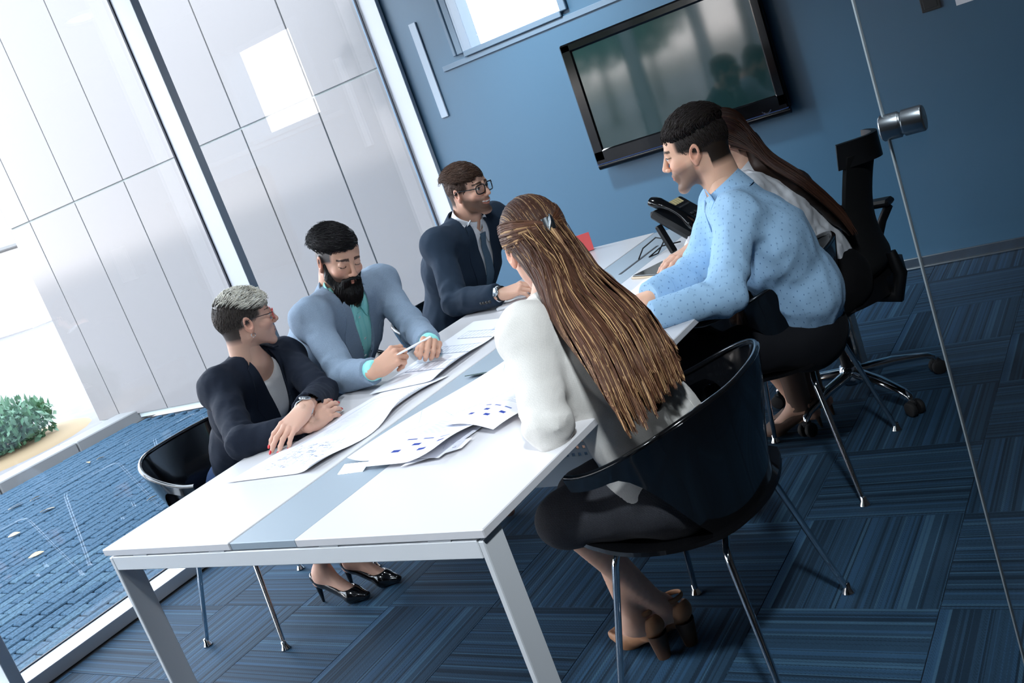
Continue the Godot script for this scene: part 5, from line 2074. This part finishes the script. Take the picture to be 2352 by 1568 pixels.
func man_in_glasses() -> void:
	var j := {
		"hip": Vector3(-0.42, 0.53, -2.16), "waist": Vector3(-0.36, 0.70, -2.15), "chest": Vector3(-0.235, 0.91, -2.135), "neck": Vector3(-0.135, 1.06, -2.13), "head": Vector3(-0.075, 1.205, -2.145),
		"shr": Vector3(-0.165, 1.03, -1.935), "shl": Vector3(-0.13, 1.03, -2.32), "er": Vector3(-0.045, 0.82, -1.765), "el": Vector3(0.03, 0.82, -2.30), "wr": Vector3(0.215, 0.825, -1.715), "wl": Vector3(0.27, 0.82, -2.02),
		"kl": Vector3(0.02, 0.53, -2.26), "kr": Vector3(0.02, 0.53, -2.05), "al": Vector3(0.05, 0.11, -2.26), "ar": Vector3(0.05, 0.11, -2.05), "tl": Vector3(0.2, 0.03, -2.26), "tr": Vector3(0.2, 0.03, -2.05), "hl": Vector3(0.01, 0.03, -2.26), "hr": Vector3(0.01, 0.03, -2.05)}
	var o := person("smiling man with black framed glasses and short beard in a dark blue suit and tie", j)
	var hd := frame_of(j.head, Vector3(0.97, -0.10, 0.06), Vector3(0.10, 1, 0.02), 0.93)
	var skin := lin(0.84, 0.66, 0.57)
	var rh := hand_at(j.wr, Vector3(0.9, 0.0, -0.35), Vector3(0.2, 1, 0.35), true)
	var lh := hand_at(j.wl, Vector3(0.6, 0.0, 0.7), Vector3(0.2, 1, 0.1), false)
	var rest := [[25, 30, 15], [28, 32, 15], [30, 34, 15], [32, 36, 15]]
	var th := [Vector3(0.6, 0.7, -0.3), Vector3(0.2, 0.9, -0.3), Vector3(0.1, 0.9, -0.2)]
	body(o, j, hd, {"skin": skin, "fade": lin(0.27, 0.20, 0.165), "stubble": lin(0.30, 0.22, 0.18), "brow": lin(0.15, 0.10, 0.08), "open": 0.004, "smile": 1.0}, [[rh, rest, th, 0.6], [lh, rest, th, 0.6]])
	var fr := axes(j)
	var white := cloth(Color(0.92, 0.93, 0.95), 300.0, 0.015, 0.05)
	var sh := garment(j, 0.002, [0.044, 0.040, 0.031], 0.0095, MW)
	trim_cuffs(sh, j, 0.004)
	var st := garment(j, 0.002, [], 0.011, MW)
	var tie := MB.new()
	patch(tie, st, fr, [Vector2(-0.018, 0.0), Vector2(-0.014, -0.030), Vector2(-0.020, -0.10), Vector2(-0.036, -0.30), Vector2(-0.036, -0.42)], [Vector2(0.018, 0.0), Vector2(0.014, -0.030), Vector2(0.020, -0.10), Vector2(0.036, -0.30), Vector2(0.036, -0.42)], 0.010, 0.006, 24, 4)
	for k in 1:
		for i in range(0, tie.idx.size(), 3):
			var w := tie.idx[i + 1]
			tie.idx[i + 1] = tie.idx[i + 2]
			tie.idx[i + 2] = w
	for q in [-1.0, 1.0]:
		var cl := MB.new()
		var a := [Vector2(q * 0.050, 0.060), Vector2(q * 0.028, 0.028), Vector2(q * 0.010, 0.004)]
		var b := [Vector2(q * 0.074, 0.030), Vector2(q * 0.066, -0.02), Vector2(q * 0.046, -0.050)]
		if q > 0:
			patch(cl, st, fr, b, a, 0.012, 0.004, 10, 4)
		else:
			patch(cl, st, fr, a, b, 0.012, 0.004, 10, 4)
		dress("shirt_collar", cl, white, o)
	sh.cone(fr * Vector3(0, 0.03, 0.02), fr * Vector3(0, 0.14, 0.02), 0.055, 0.06, 0.008, true)
	var sm := MB.new()
	sh.mesh(sm)
	dress("shirt", sm, white, o)
	var nb := MB.new()
	neck_band(nb, fr * Vector3(0, 0.0, -0.005), fr.basis.y, fr.basis.z, 0.070, 0.063, 0.062, 12, 0.016)
	dress("collar_band", nb, white, o)
	dress("tie", tie, cloth(Color(0.36, 0.46, 0.54), 300.0, 0.02, 0.1, 0.5), o)
	var s := garment(j, 0.014, [0.056, 0.053, 0.042], 0.0085, MW)
	trim_cuffs(s, j, 0.016)
	s.bend(folds(22, 0.005, j, 7.0))
	var suit := cloth(Color(0.155, 0.215, 0.285), 420.0, 0.015, 0.1)
	lapels(o, garment(j, 0.014, [], 0.011, MW), fr, suit, Vector2(0.0, -0.34))
	s.cone(fr * Vector3(0, 0.02, 0.03), fr * Vector3(0, 0.14, 0.0), 0.074, 0.076, 0.01, true)
	s.cone(fr * Vector3(0, 0.01, 0.060), fr * Vector3(0, -0.36, 0.150), 0.076, 0.034, 0.006, true)
	s.cone(fr * Vector3(0, -0.36, 0.150), fr * Vector3(0, -0.5, 0.145), 0.034, 0.05, 0.006, true)
	var jm := MB.new()
	s.mesh(jm)
	dress("suit_jacket", jm, suit, o)
	var cb := MB.new()
	neck_band(cb, fr * Vector3(0, -0.010, -0.012), fr.basis.y, fr.basis.z, 0.090, 0.076, 0.046, 55, 0.02, 0.006)
	dress("collar", cb, suit, o)
	var ad: Vector3 = (j.wr - j.er).normalized()
	for k in 4:
		var cbt := MB.new()
		cbt.tf = Transform3D(Basis(Vector3(1, 0, 0), Vector3(0, 0, 1), Vector3(0, -1, 0)), s.hit(j.wr - ad * (0.035 + 0.016 * k) + Vector3(0, -0.012, 0.12), Vector3(0, 0, -1), 0.2))
		cbt.lathe([Vector2(0.006, -0.001), Vector2(0.006, 0.003), Vector2(0.0001, 0.0035)], 10)
		dress("cuff_button", cbt, M.black, o)
	trousers(o, j, cloth(Color(0.22, 0.36, 0.52), 300.0, 0.02), "trousers")
	var hm := MB.new()
	hm.colored = true
	var tops := SD.new(Vector3(-0.11, -0.02, -0.14), Vector3(0.11, 0.17, 0.13), 0.004)
	tops.ell(Vector3(-0.006, 0.090, 0.016), Vector3(0.058, 0.026, 0.042), 0.02)
	tops.ell(Vector3(0.0, 0.082, -0.03), Vector3(0.066, 0.030, 0.066), 0.03)
	hm.col = lin(0.19, 0.13, 0.105)
	tops.mesh(hm, hd)
	var gt := func(p: Vector3) -> float: return 1.0 if p.y > 0.045 - 0.1 * p.z and p.z < 0.076 else 0.0
	short_hair(hm, hd, 2300, 10, gt, func(p, t): return Vector3(-0.5, 0.2, 0.5 - 1.6 * t) + out_of(p) * 0.35 * (1.0 - t), func(p): return 0.065, 0.13, lin(0.17, 0.115, 0.09), lin(0.34, 0.25, 0.20), 0.0022)
	var low := func(p: Vector3) -> float: return 1.0 if p.z < 0.050 and p.y < 0.085 and p.y > -0.06 and (absf(p.x) < 0.066 or p.y > 0.022 or p.z < -0.03) else 0.0
	short_hair(hm, hd, 2600, 11, low, func(p, t): return Vector3(0, -1, -0.35), func(p): return 0.018, 0.030, lin(0.26, 0.19, 0.16), lin(0.34, 0.26, 0.22), 0.002)
	dress("hair", hm, M.hair, o).set_meta("kind", "stuff")
	glasses(o, hd, mat(Color(0.05, 0.06, 0.08), 0.2), 0.027, 0.020, 0.0028, mat(Color(0.05, 0.07, 0.10), 0.15))
	wrist_watch(o, j.wr - ad * 0.002, ad, Vector3(0.1, 0.5, 0.85), 0.027, M.dark_strap)


func man_in_blue_shirt() -> void:
	var j := {
		"hip": Vector3(1.33, 0.53, -1.63), "waist": Vector3(1.375, 0.66, -1.585), "chest": Vector3(1.325, 0.845, -1.53), "neck": Vector3(1.265, 1.000, -1.525), "head": Vector3(1.200, 1.162, -1.540),
		"shr": Vector3(1.175, 0.965, -1.69), "shl": Vector3(1.325, 0.955, -1.385), "er": Vector3(1.11, 0.805, -1.50), "el": Vector3(1.305, 0.79, -1.20), "wr": Vector3(1.045, 0.812, -1.285), "wl": Vector3(1.155, 0.808, -1.065),
		"kl": Vector3(0.98, 0.55, -1.36), "kr": Vector3(0.93, 0.53, -1.55), "al": Vector3(1.02, 0.11, -1.38), "ar": Vector3(1.0, 0.11, -1.60), "tl": Vector3(0.86, 0.03, -1.34), "tr": Vector3(0.84, 0.03, -1.58), "hl": Vector3(1.06, 0.03, -1.39), "hr": Vector3(1.04, 0.03, -1.61)}
	var o := person("man with short dark hair in a dotted light blue shirt leaning on his forearms", j)
	var hd := frame_of(j.head, Vector3(-0.95, -0.06, 0.22), Vector3(-0.06, 1, 0.03), 0.96)
	var skin := lin(0.84, 0.66, 0.56)
	var rh := hand_at(j.wr, Vector3(-0.7, -0.02, 0.5), Vector3(0, 1, 0.1), true)
	var lh := hand_at(j.wl, Vector3(-0.9, -0.02, -0.1), Vector3(0, 1, 0.1), false)
	var rest := [[20, 25, 15], [22, 26, 15], [24, 28, 15], [26, 30, 15]]
	var th := [Vector3(0.6, 0.7, -0.3), Vector3(0.2, 0.9, -0.3), Vector3(0.1, 0.9, -0.2)]
	body(o, j, hd, {"skin": skin, "fade": lin(0.16, 0.12, 0.11), "stubble": lin(0.33, 0.25, 0.21), "brow": lin(0.08, 0.06, 0.05)}, [[rh, rest, th, 0.6], [lh, rest, th, 0.6]])
	var fr := axes(j)
	var blue := cloth(Color(0.60, 0.74, 0.86), 300.0, 0.015, 0.05)
	var im := Image.create(64, 64, false, Image.FORMAT_RGB8)
	im.fill(Color(1, 1, 1))
	for p in [Vector2i(14, 14), Vector2i(46, 46)]:
		im.fill_rect(Rect2i(p.x, p.y, 5, 9), Color(0.40, 0.50, 0.66))
	blue.albedo_texture = ImageTexture.create_from_image(im)
	triplanar(blue, 34.0)
	blue.heightmap_texture = noise_tex(0.05, 128, 14, 3)
	blue.heightmap_scale = 0.025
	var s := garment(j, 0.006, [0.056, 0.053, 0.038], 0.0075)
	trim_cuffs(s, j, 0.012)
	s.bend(folds(31, 0.006, j, 6.5))
	var st := garment(j, 0.006, [], 0.011)
	for q in [-1.0, 1.0]:
		var cl := MB.new()
		var a := [Vector2(q * 0.050, 0.060), Vector2(q * 0.028, 0.028), Vector2(q * 0.008, 0.0)]
		var b := [Vector2(q * 0.076, 0.026), Vector2(q * 0.066, -0.03), Vector2(q * 0.042, -0.058)]
		if q > 0:
			patch(cl, st, fr, b, a, 0.010, 0.004, 10, 4)
		else:
			patch(cl, st, fr, a, b, 0.010, 0.004, 10, 4)
		dress("shirt_collar", cl, blue, o)
	s.cone(fr * Vector3(0, 0.03, 0.02), fr * Vector3(0, 0.14, 0.02), 0.058, 0.062, 0.008, true)
	var sm := MB.new()
	s.mesh(sm)
	dress("shirt", sm, blue, o)
	var nb := MB.new()
	neck_band(nb, fr * Vector3(0, -0.01, -0.004), fr.basis.y, fr.basis.z, 0.080, 0.066, 0.058, 14, 0.014, 0.005)
	dress("collar_band", nb, blue, o)
	for q in [[j.er, j.wr], [j.el, j.wl]]:
		var cu := MB.new()
		var d: Vector3 = (q[1] - q[0]).normalized()
		var p: Vector3 = q[1] - d * 0.06
		cu.tube([p, p + d * 0.006, p + d * 0.068, p + d * 0.074], [0.042, 0.0455, 0.0415, 0.036], 22)
		dress("cuff", cu, blue, o)
	trousers(o, j, cloth(Color(0.075, 0.08, 0.10), 300.0, 0.02), "trousers", 0.03)
	var hm := MB.new()
	hm.colored = true
	var tops := SD.new(Vector3(-0.11, -0.02, -0.14), Vector3(0.11, 0.17, 0.13), 0.004)
	tops.ell(Vector3(0.0, 0.092, 0.016), Vector3(0.056, 0.027, 0.042), 0.02)
	tops.ell(Vector3(0.0, 0.084, -0.03), Vector3(0.066, 0.032, 0.066), 0.03)
	hm.col = lin(0.085, 0.065, 0.06)
	tops.mesh(hm, hd)
	var gt := func(p: Vector3) -> float: return 1.0 if p.y > 0.045 - 0.1 * p.z and p.z < 0.078 else 0.0
	short_hair(hm, hd, 2600, 15, gt, func(p, t): return Vector3(0.1, 0.35, 0.2 - 1.0 * t) + out_of(p) * 0.5 * (1.0 - t), func(p): return 0.055, 0.14, lin(0.08, 0.06, 0.055), lin(0.13, 0.10, 0.09), 0.0020)
	var low := func(p: Vector3) -> float: return clampf((p.y + 0.03) / 0.05, 0.15, 1.0) if p.z < 0.048 and p.y < 0.085 and p.y > -0.065 and (absf(p.x) < 0.066 or p.y > 0.022 or p.z < -0.03) else 0.0
	short_hair(hm, hd, 3200, 16, low, func(p, t): return Vector3(0, -1, -0.35), func(p): return 0.010 + 0.10 * clampf(p.y, 0, 0.08), 0.022, lin(0.10, 0.08, 0.07), lin(0.15, 0.12, 0.11), 0.0018)
	dress("hair", hm, M.hair, o).set_meta("kind", "stuff")


# long hair: locks that leave the scalp, gather behind the neck and fall along a back given by its own axes
func long_hair(mb: MB, hd: Transform3D, n: int, seed_: int, down: Array, half: Array, cols: Array, wave: float, r: float, parting := 0.0) -> void:
	rng.seed = seed_
	var made := 0
	while made < n:
		var q := Vector3(rng.randfn(), rng.randfn(), rng.randfn()).normalized()
		var p := scalp(Vector3(0, 0.03, -0.016) + q * 0.08)
		if p.y < -0.005 + 0.4 * maxf(0.0, p.z) or p.z > 0.068 or (p.z > 0.0 and p.y < 0.02 + p.z * 0.5):
			continue
		made += 1
		var fluff0 := rng.randf()
		var pts := [hd * scalp(p, 0.98)]
		var s := clampf(p.x / 0.062 + rng.randfn() * 0.18, -1.1, 1.1)
		# combed back over the skull, then down
		var c := p
		var stop := rng.randf_range(-0.03, 0.01)
		var lift := rng.randf_range(1.03, 1.10)
		for i in 9:
			var nn := out_of(c)
			var dir := Vector3(-c.x * 3.0 * (1.0 if c.z < -0.03 else 0.2), -0.25 - 1.6 * clampf((-c.z - 0.02) / 0.06, 0, 1), -1.0)
			if absf(c.x) > 0.062:
				dir = Vector3(0, -0.75, -0.6)
			dir = (dir - nn * dir.dot(nn)).normalized()
			c = scalp(c + dir * 0.02)
			pts.append(hd * scalp(c, lift))
			if c.y < stop:
				break
		var lock := int(floor((s + 1.2) * 11.0)) * 7 + int(fluff0 * 5.0)
		var ph := fmod(lock * 2.399, TAU) + rng.randf_range(-0.5, 0.5)
		var ln := 0.80 + 0.2 * fmod(lock * 0.618, 1.0) + rng.randf_range(-0.04, 0.02)
		var fluff := fluff0
		var clump := (floorf((s + 1.2) * 11.0) + 0.5) / 11.0 - 1.2
		var m := 12
		for i in range(1, m + 1):
			var t := ln * i / m
			var k := t * (down.size() - 1)
			var a := mini(int(k), down.size() - 2)
			var tr: Transform3D = (down[a] as Transform3D)
			var t2: Transform3D = (down[a + 1] as Transform3D)
			var ctr := tr.origin.lerp(t2.origin, k - a)
			var lat := tr.basis.x.lerp(t2.basis.x, k - a)
			var out := tr.basis.z.lerp(t2.basis.z, k - a)
			var hw: float = lerpf(half[a], half[a + 1], k - a)
			var dome := sqrt(maxf(0.0, 1.0 - minf(1.0, s * s * 0.8)))
			var w := wave * t * sin(ph + t * 8.0)
			var s2 := lerpf(s, clump, 0.75 * t * t)
			pts.append(ctr + lat * (s2 * hw + w) + out * (hw * 0.50 * dome * (0.75 + 0.3 * fluff) + wave * 0.5 * cos(ph + t * 7.0)))
		# smooth
		for it in 2:
			for i in range(1, pts.size() - 1):
				pts[i] = pts[i] * 0.5 + (pts[i - 1] + pts[i + 1]) * 0.25
		var kk := rng.randf()
		var c0: Color = cols[0]
		var c1: Color = cols[1]
		if kk > 0.80:
			c1 = cols[2]
			c0 = c0.lerp(cols[2], 0.25 if rng.randf() < 0.7 else 0.8)
		var tone := rng.randf_range(0.7, 1.3)
		strand(mb, pts, r * rng.randf_range(0.6, 1.3), r * 0.25, c0 * tone, c1 * tone, 5, 0.45)


func woman_in_cream() -> void:
	var j := {
		"hip": Vector3(1.30, 0.53, -0.66), "waist": Vector3(1.265, 0.66, -0.635), "chest": Vector3(1.18, 0.855, -0.615), "neck": Vector3(1.125, 1.005, -0.64), "head": Vector3(1.095, 1.142, -0.705),
		"shr": Vector3(1.13, 0.955, -0.815), "shl": Vector3(1.145, 0.985, -0.475), "el": Vector3(1.195, 0.805, -0.365), "er": Vector3(1.03, 0.80, -0.92), "wl": Vector3(1.10, 0.795, -0.555), "wr": Vector3(1.06, 0.795, -0.705),
		"kl": Vector3(1.025, 0.490, -0.535), "kr": Vector3(1.02, 0.49, -0.66), "al": Vector3(1.085, 0.115, -0.715), "ar": Vector3(1.03, 0.115, -0.655), "tl": Vector3(0.95, 0.03, -0.81), "tr": Vector3(0.895, 0.03, -0.745), "hl": Vector3(1.125, 0.085, -0.73), "hr": Vector3(1.07, 0.085, -0.67)}
	var o := person("woman seen from behind with long brown highlighted hair in a cream jacket and dark skirt", j)
	var hd := frame_of(j.head, Vector3(-0.80, -0.14, -0.55), Vector3(-0.10, 1, -0.06), 0.93)
	var skin := lin(0.84, 0.67, 0.58)
	var rest := [[15, 20, 12], [16, 22, 12], [18, 24, 12], [20, 26, 12]]
	var th := [Vector3(0.6, 0.7, -0.3), Vector3(0.2, 0.9, -0.3), Vector3(0.1, 0.9, -0.2)]
	body(o, j, hd, {"skin": skin, "female": true, "fade": lin(0.20, 0.14, 0.11)}, [[hand_at(j.wl, Vector3(-0.35, -0.02, -0.9), Vector3(0, 1, 0), false, 0.88), rest, th, 0.6], [hand_at(j.wr, Vector3(0.15, -0.02, 0.95), Vector3(0, 1, 0), true, 0.88), rest, th, 0.6]], null, [0.068, 0.046, 0.028])
	var fr := axes(j)
	var s := garment(j, 0.008, [0.054, 0.050, 0.038], 0.0075, 0.93)
	s.cone(j.waist, j.hip + Vector3(-0.03, -0.02, 0.0), 0.115, 0.160, 0.04, false, Vector3.BACK, 1.30)
	trim_cuffs(s, j, 0.01)
	s.cone(fr * Vector3(0, 0.03, 0.02), fr * Vector3(0, 0.14, 0.02), 0.062, 0.066, 0.008, true)
	s.bend(folds(41, 0.0045, j, 7.0))
	s.cut(Vector3(1.3, 0.535, -0.66), Vector3(-0.1, -1, 0).normalized(), 0.4)
	var cream := cloth(Color(0.90, 0.885, 0.86), 340.0, 0.02, 0.07)
	var sm := MB.new()
	s.mesh(sm)
	dress("jacket", sm, cream, o)
	var nb := MB.new()
	neck_band(nb, fr * Vector3(0, -0.015, -0.008), fr.basis.y, fr.basis.z, 0.086, 0.070, 0.050, 50, 0.02, 0.006)
	dress("collar", nb, cream, o)
	var se := MB.new()
	var lat0: Vector3 = fr.basis.x
	var sp := []
	for i in 14:
		var t := i / 13.0
		sp.append(s.hit(j.neck.lerp(j.hip, t) + Vector3(0.3, 0.16, 0), Vector3(-0.88, -0.47, 0).normalized(), 0.5))
	se.tube(sp, [0.0016], 5)
	dress("back_seam", se, cream, o)
	trousers(o, j, cloth(Color(0.27, 0.275, 0.30), 260.0, 0.03, 0.2), "skirt", 0.034, false)
	# sandals
	var tan := mat(Color(0.62, 0.44, 0.31), 0.6)
	for q in ["l", "r"]:
		var d: Vector3 = j["t" + q] - j["h" + q]
		d.y = 0
		var tf := frame_of(Vector3(j["h" + q].x, 0, j["h" + q].z), d, Vector3.UP, 0.92)
		var mb := MB.new()
		var c := SD.new(Vector3(-0.06, -0.005, -0.06), Vector3(0.06, 0.17, 0.25), 0.0035)
		c.cone(Vector3(0, 0.020, 0.20), Vector3(0, 0.02, 0.14), 0.026, 0.036, 0.01, false, Vector3.RIGHT, 1.1)
		c.cone(Vector3(0, 0.02, 0.14), Vector3(0, 0.085, 0.02), 0.034, 0.032, 0.02)
		c.cone(Vector3(0, 0.11, 0.0), Vector3(0, 0.085, 0.02), 0.037, 0.036, 0.01)
		c.cone(Vector3(0, 0.08, 0.125), Vector3(0, 0.14, 0.015), 0.036, 0.031, 0.008, true)
		c.cone(Vector3(0, 0.055, 0.15), Vector3(0, 0.055, 0.23), 0.030, 0.028, 0.008, true)
		c.mesh(mb, tf)
		var so := dress("sandal", mb, tan, o, "tan heeled sandal")
		var hb := MB.new()
		hb.tf = tf
		hb.sheet(16, 4, func(u, v):
			var a: float = u * TAU
			var r: float = lerpf(0.020, 0.031, v)
			return Vector3(cos(a) * r, v * 0.08, -0.006 - sin(a) * r * 0.95))
		dress("heel", hb, mat(Color(0.30, 0.21, 0.15), 0.5), so).position = Vector3.ZERO
		var stp := MB.new()
		var ring := []
		for i in 21:
			var a := TAU * i / 20.0
			ring.append(tf * Vector3(cos(a) * 0.037, 0.142 - 0.01 * sin(a), 0.026 + sin(a) * 0.040))
		stp.tube(ring, [0.007], 6, false, 0.35, Vector3.UP)
		dress("ankle_strap", stp, tan, so).position = Vector3.ZERO
	# hair
	var hm := MB.new()
	hm.colored = true
	var dark := lin(0.22, 0.14, 0.115)
	var mid := lin(0.39, 0.255, 0.18)
	var gold := lin(0.78, 0.62, 0.44)
	hair_cap(hm, hd, 1.06, func(p: Vector3): return maxf(-0.03 - p.y + 0.55 * maxf(0.0, p.z + 0.02), p.z - 0.060), dark)
	var out := Vector3(0.80, 0.58, 0.10)
	var mk := func(p: Vector3, lat: Vector3, o2: Vector3) -> Transform3D: return Transform3D(Basis(lat, Vector3.UP, o2), p)
	var lat1 := Vector3(0.06, 0.0, 1.0).normalized()
	var down := [
		mk.call(hd * Vector3(0, -0.035, -0.095), lat1, Vector3(0.95, 0.2, 0.0)),
		mk.call(j.neck + Vector3(0.080, -0.005, 0.03), lat1, out),
		mk.call(j.chest + Vector3(0.130, 0.055, 0.06), lat1, out),
		mk.call(j.chest + Vector3(0.168, -0.025, 0.085), lat1, out),
		mk.call(j.chest + Vector3(0.198, -0.105, 0.095), lat1, out)]
	var bs := SD.new(Vector3(0.98, 0.62, -0.98), Vector3(1.62, 1.2, -0.32), 0.011)
	for i in 4:
		bs.cone(down[i].origin + (down[i].basis.z as Vector3) * 0.0, down[i + 1].origin, [0.040, 0.046, 0.048, 0.034][i], [0.046, 0.048, 0.034, 0.008][i], 0.03, false, lat1, [1.5, 2.0, 2.3, 2.3][i])
	hm.col = dark * 0.8
	bs.mesh(hm)
	long_hair(hm, hd, 4600, 21, down, [0.084, 0.122, 0.146, 0.150, 0.142], [dark, mid, gold], 0.034, 0.0019)
	# the half-up part: locks from the temples to the clip, and the tail below it
	var clip := hd * Vector3(-0.005, 0.028, -0.118)
	for i in 130:
		var sd := -1.0 if i % 2 == 0 else 1.0
		var y := rng.randf_range(0.0, 0.075)
		var p := scalp(Vector3(sd * 0.075, y, rng.randf_range(0.0, 0.05)))
		var pts := [hd * p]
		for k in range(1, 7):
			var t := k / 6.0
			var g := p.lerp(Vector3(-0.005, 0.028, -0.11), t)
			pts.append(hd * scalp(g, 1.09 + 0.02 * sin(t * PI)))
		var tone := rng.randf_range(0.7, 1.25)
		var cc := gold * 0.8 if rng.randf() < 0.25 and y < 0.05 else dark.lerp(mid, 0.5)
		strand(hm, pts, 0.0038, 0.003, cc * tone, cc.lerp(mid, 0.5) * tone, 5, 0.5)
	for i in 110:
		var a := rng.randf() * TAU
		var e := Vector3(0, cos(a), sin(a)) * 0.009 * rng.randf()
		var sp2 := rng.randf_range(-1.0, 1.0)
		var far := rng.randf_range(0.45, 1.0)
		var pts := [clip + e]
		for k in range(1, 11):
			var t := far * k / 10.0
			var b0: Vector3 = clip.lerp(down[1].origin + out * 0.072, minf(1.0, t * 2.5)) if t <= 0.4 else (down[1].origin + out * 0.072).lerp(down[2].origin + out * 0.072, (t - 0.4) / 0.6)
			pts.append(b0 + e + lat1 * (0.045 * sp2 * t * t + 0.008 * t * sin(t * 9.0 + a)))
		var cc := gold if rng.randf() < 0.35 else mid
		strand(hm, pts, 0.0024, 0.0005, cc * rng.randf_range(0.7, 1.1), mid * 0.8, 5, 0.5)
	dress("hair", hm, M.hair, o).set_meta("kind", "stuff")
	var cm := MB.new()
	cm.tf = frame_of(clip, hd.basis * Vector3(0, 0.1, -1), Vector3.UP)
	cm.sheet(16, 8, func(u, v):
		var a: float = lerpf(-1.3, 1.3, u)
		return Vector3(sin(a) * 0.016, lerpf(-0.015, 0.015, v), cos(a) * 0.012 - 0.002), 0.003)
	cm.tube([Vector3(-0.008, -0.018, 0.008), Vector3(0, 0.0, 0.0135), Vector3(0.008, 0.018, 0.007)], [0.003], 8)
	dress("hair_clip", cm, M.alu, o)


func woman_in_white() -> void:
	var j := {
		"hip": Vector3(1.31, 0.53, -2.12), "waist": Vector3(1.27, 0.66, -2.08), "chest": Vector3(1.205, 0.82, -2.02), "neck": Vector3(1.13, 0.965, -2.01), "head": Vector3(1.10, 1.108, -2.0),
		"shr": Vector3(1.09, 0.93, -2.16), "shl": Vector3(1.18, 0.925, -1.88), "el": Vector3(1.20, 0.80, -1.72), "er": Vector3(1.05, 0.80, -2.05), "wl": Vector3(1.075, 0.80, -1.655), "wr": Vector3(0.97, 0.81, -1.80),
		"kl": Vector3(0.92, 0.53, -2.02), "kr": Vector3(0.92, 0.53, -2.12), "al": Vector3(1.10, 0.11, -2.02), "ar": Vector3(1.12, 0.11, -2.12), "tl": Vector3(0.95, 0.03, -1.99), "tr": Vector3(0.97, 0.03, -2.10), "hl": Vector3(1.14, 0.06, -2.03), "hr": Vector3(1.16, 0.06, -2.13)}
	var o := person("woman with long straight brown hair in white blouse, half hidden behind the man in blue", j)
	var hd := frame_of(j.head, Vector3(-0.86, -0.15, 0.45), Vector3(-0.08, 1, 0.02), 0.92)
	var skin := lin(0.84, 0.67, 0.58)
	var flat := [[10, 14, 8], [10, 14, 8], [12, 14, 8], [14, 16, 8]]
	var th := [Vector3(0.6, 0.7, -0.2), Vector3(0.3, 0.9, -0.2), Vector3(0.2, 0.9, -0.2)]
	body(o, j, hd, {"skin": skin, "female": true, "fade": lin(0.14, 0.09, 0.07)}, [
		[hand_at(j.wl, Vector3(-0.85, -0.12, 0.35), Vector3(0.1, 1, 0.35), false, 0.90), flat, th, 0.7],
		[hand_at(j.wr, Vector3(-0.45, -0.05, 0.85), Vector3(0.1, 1, 0.1), true, 0.90), flat, th, 0.7]], null, [0.066, 0.044, 0.030])
	var fr := axes(j)
	var s := garment(j, 0.010, [0.062, 0.056, 0.036], 0.0085, 0.92)
	trim_cuffs(s, j, 0.02)
	s.cone(fr * Vector3(0, 0.03, 0.02), fr * Vector3(0, 0.14, 0.02), 0.062, 0.066, 0.008, true)
	s.bend(folds(51, 0.009, j, 11.0))
	var sm := MB.new()
	s.mesh(sm)
	dress("blouse", sm, cloth(Color(0.90, 0.91, 0.93), 320.0, 0.015, 0.05), o)
	var nb := MB.new()
	neck_band(nb, fr * Vector3(0, -0.01, -0.006), fr.basis.y, fr.basis.z, 0.078, 0.068, 0.04, 30, 0.015, 0.004)
	dress("collar", nb, cloth(Color(0.90, 0.91, 0.93), 320.0, 0.015, 0.05), o)
	trousers(o, j, cloth(Color(0.08, 0.08, 0.09), 280.0, 0.02), "skirt", 0.04, false)
	for q in ["l", "r"]:
		var sh := MB.new()
		var d: Vector3 = j["t" + q] - j["h" + q]
		d.y = 0
		pump(sh, frame_of(Vector3(j["h" + q].x, 0, j["h" + q].z), d, Vector3.UP, 0.93), 0.06)
		sh.tube([j["a" + q] + Vector3(0, -0.02, 0), j["a" + q] + Vector3(0, 0.16, 0.0)], [0.042, 0.050], 14)
		dress("shoe", sh, mat(Color(0.40, 0.31, 0.26), 0.6), o, "brown ankle boot with a pointed toe")
	var hm := MB.new()
	hm.colored = true
	var dark := lin(0.17, 0.105, 0.085)
	var mid := lin(0.30, 0.19, 0.14)
	hair_cap(hm, hd, 1.06, func(p: Vector3): return maxf(-0.03 - p.y + 0.55 * maxf(0.0, p.z + 0.02), p.z - 0.066), dark)
	var out := Vector3(0.82, 0.55, 0.25)
	var lat1 := Vector3(0.35, 0.0, 0.93).normalized()
	var mk := func(p: Vector3, o2: Vector3) -> Transform3D: return Transform3D(Basis(lat1, Vector3.UP, o2), p)
	var down := [
		mk.call(hd * Vector3(0, -0.045, -0.100), Vector3(0.9, 0.2, -0.2)),
		mk.call(j.neck + Vector3(0.085, 0.03, -0.02), out),
		mk.call(j.chest + Vector3(0.115, 0.085, 0.01), out),
		mk.call(j.waist + Vector3(0.125, 0.10, 0.02), out),
		mk.call(j.waist + Vector3(0.160, 0.02, 0.03), out)]
	var bs := SD.new(Vector3(0.98, 0.55, -2.3), Vector3(1.6, 1.2, -1.75), 0.011)
	for i in 4:
		bs.cone(down[i].origin, down[i + 1].origin, [0.036, 0.040, 0.034, 0.026][i], [0.040, 0.034, 0.026, 0.008][i], 0.03, false, lat1, [1.6, 1.8, 1.8, 1.6][i])
	hm.col = dark * 0.8
	bs.mesh(hm)
	long_hair(hm, hd, 1400, 25, down, [0.075, 0.088, 0.085, 0.070, 0.055], [dark, dark.lerp(mid, 0.5), mid], 0.005, 0.0030)
	dress("hair", hm, M.hair, o).set_meta("kind", "stuff")
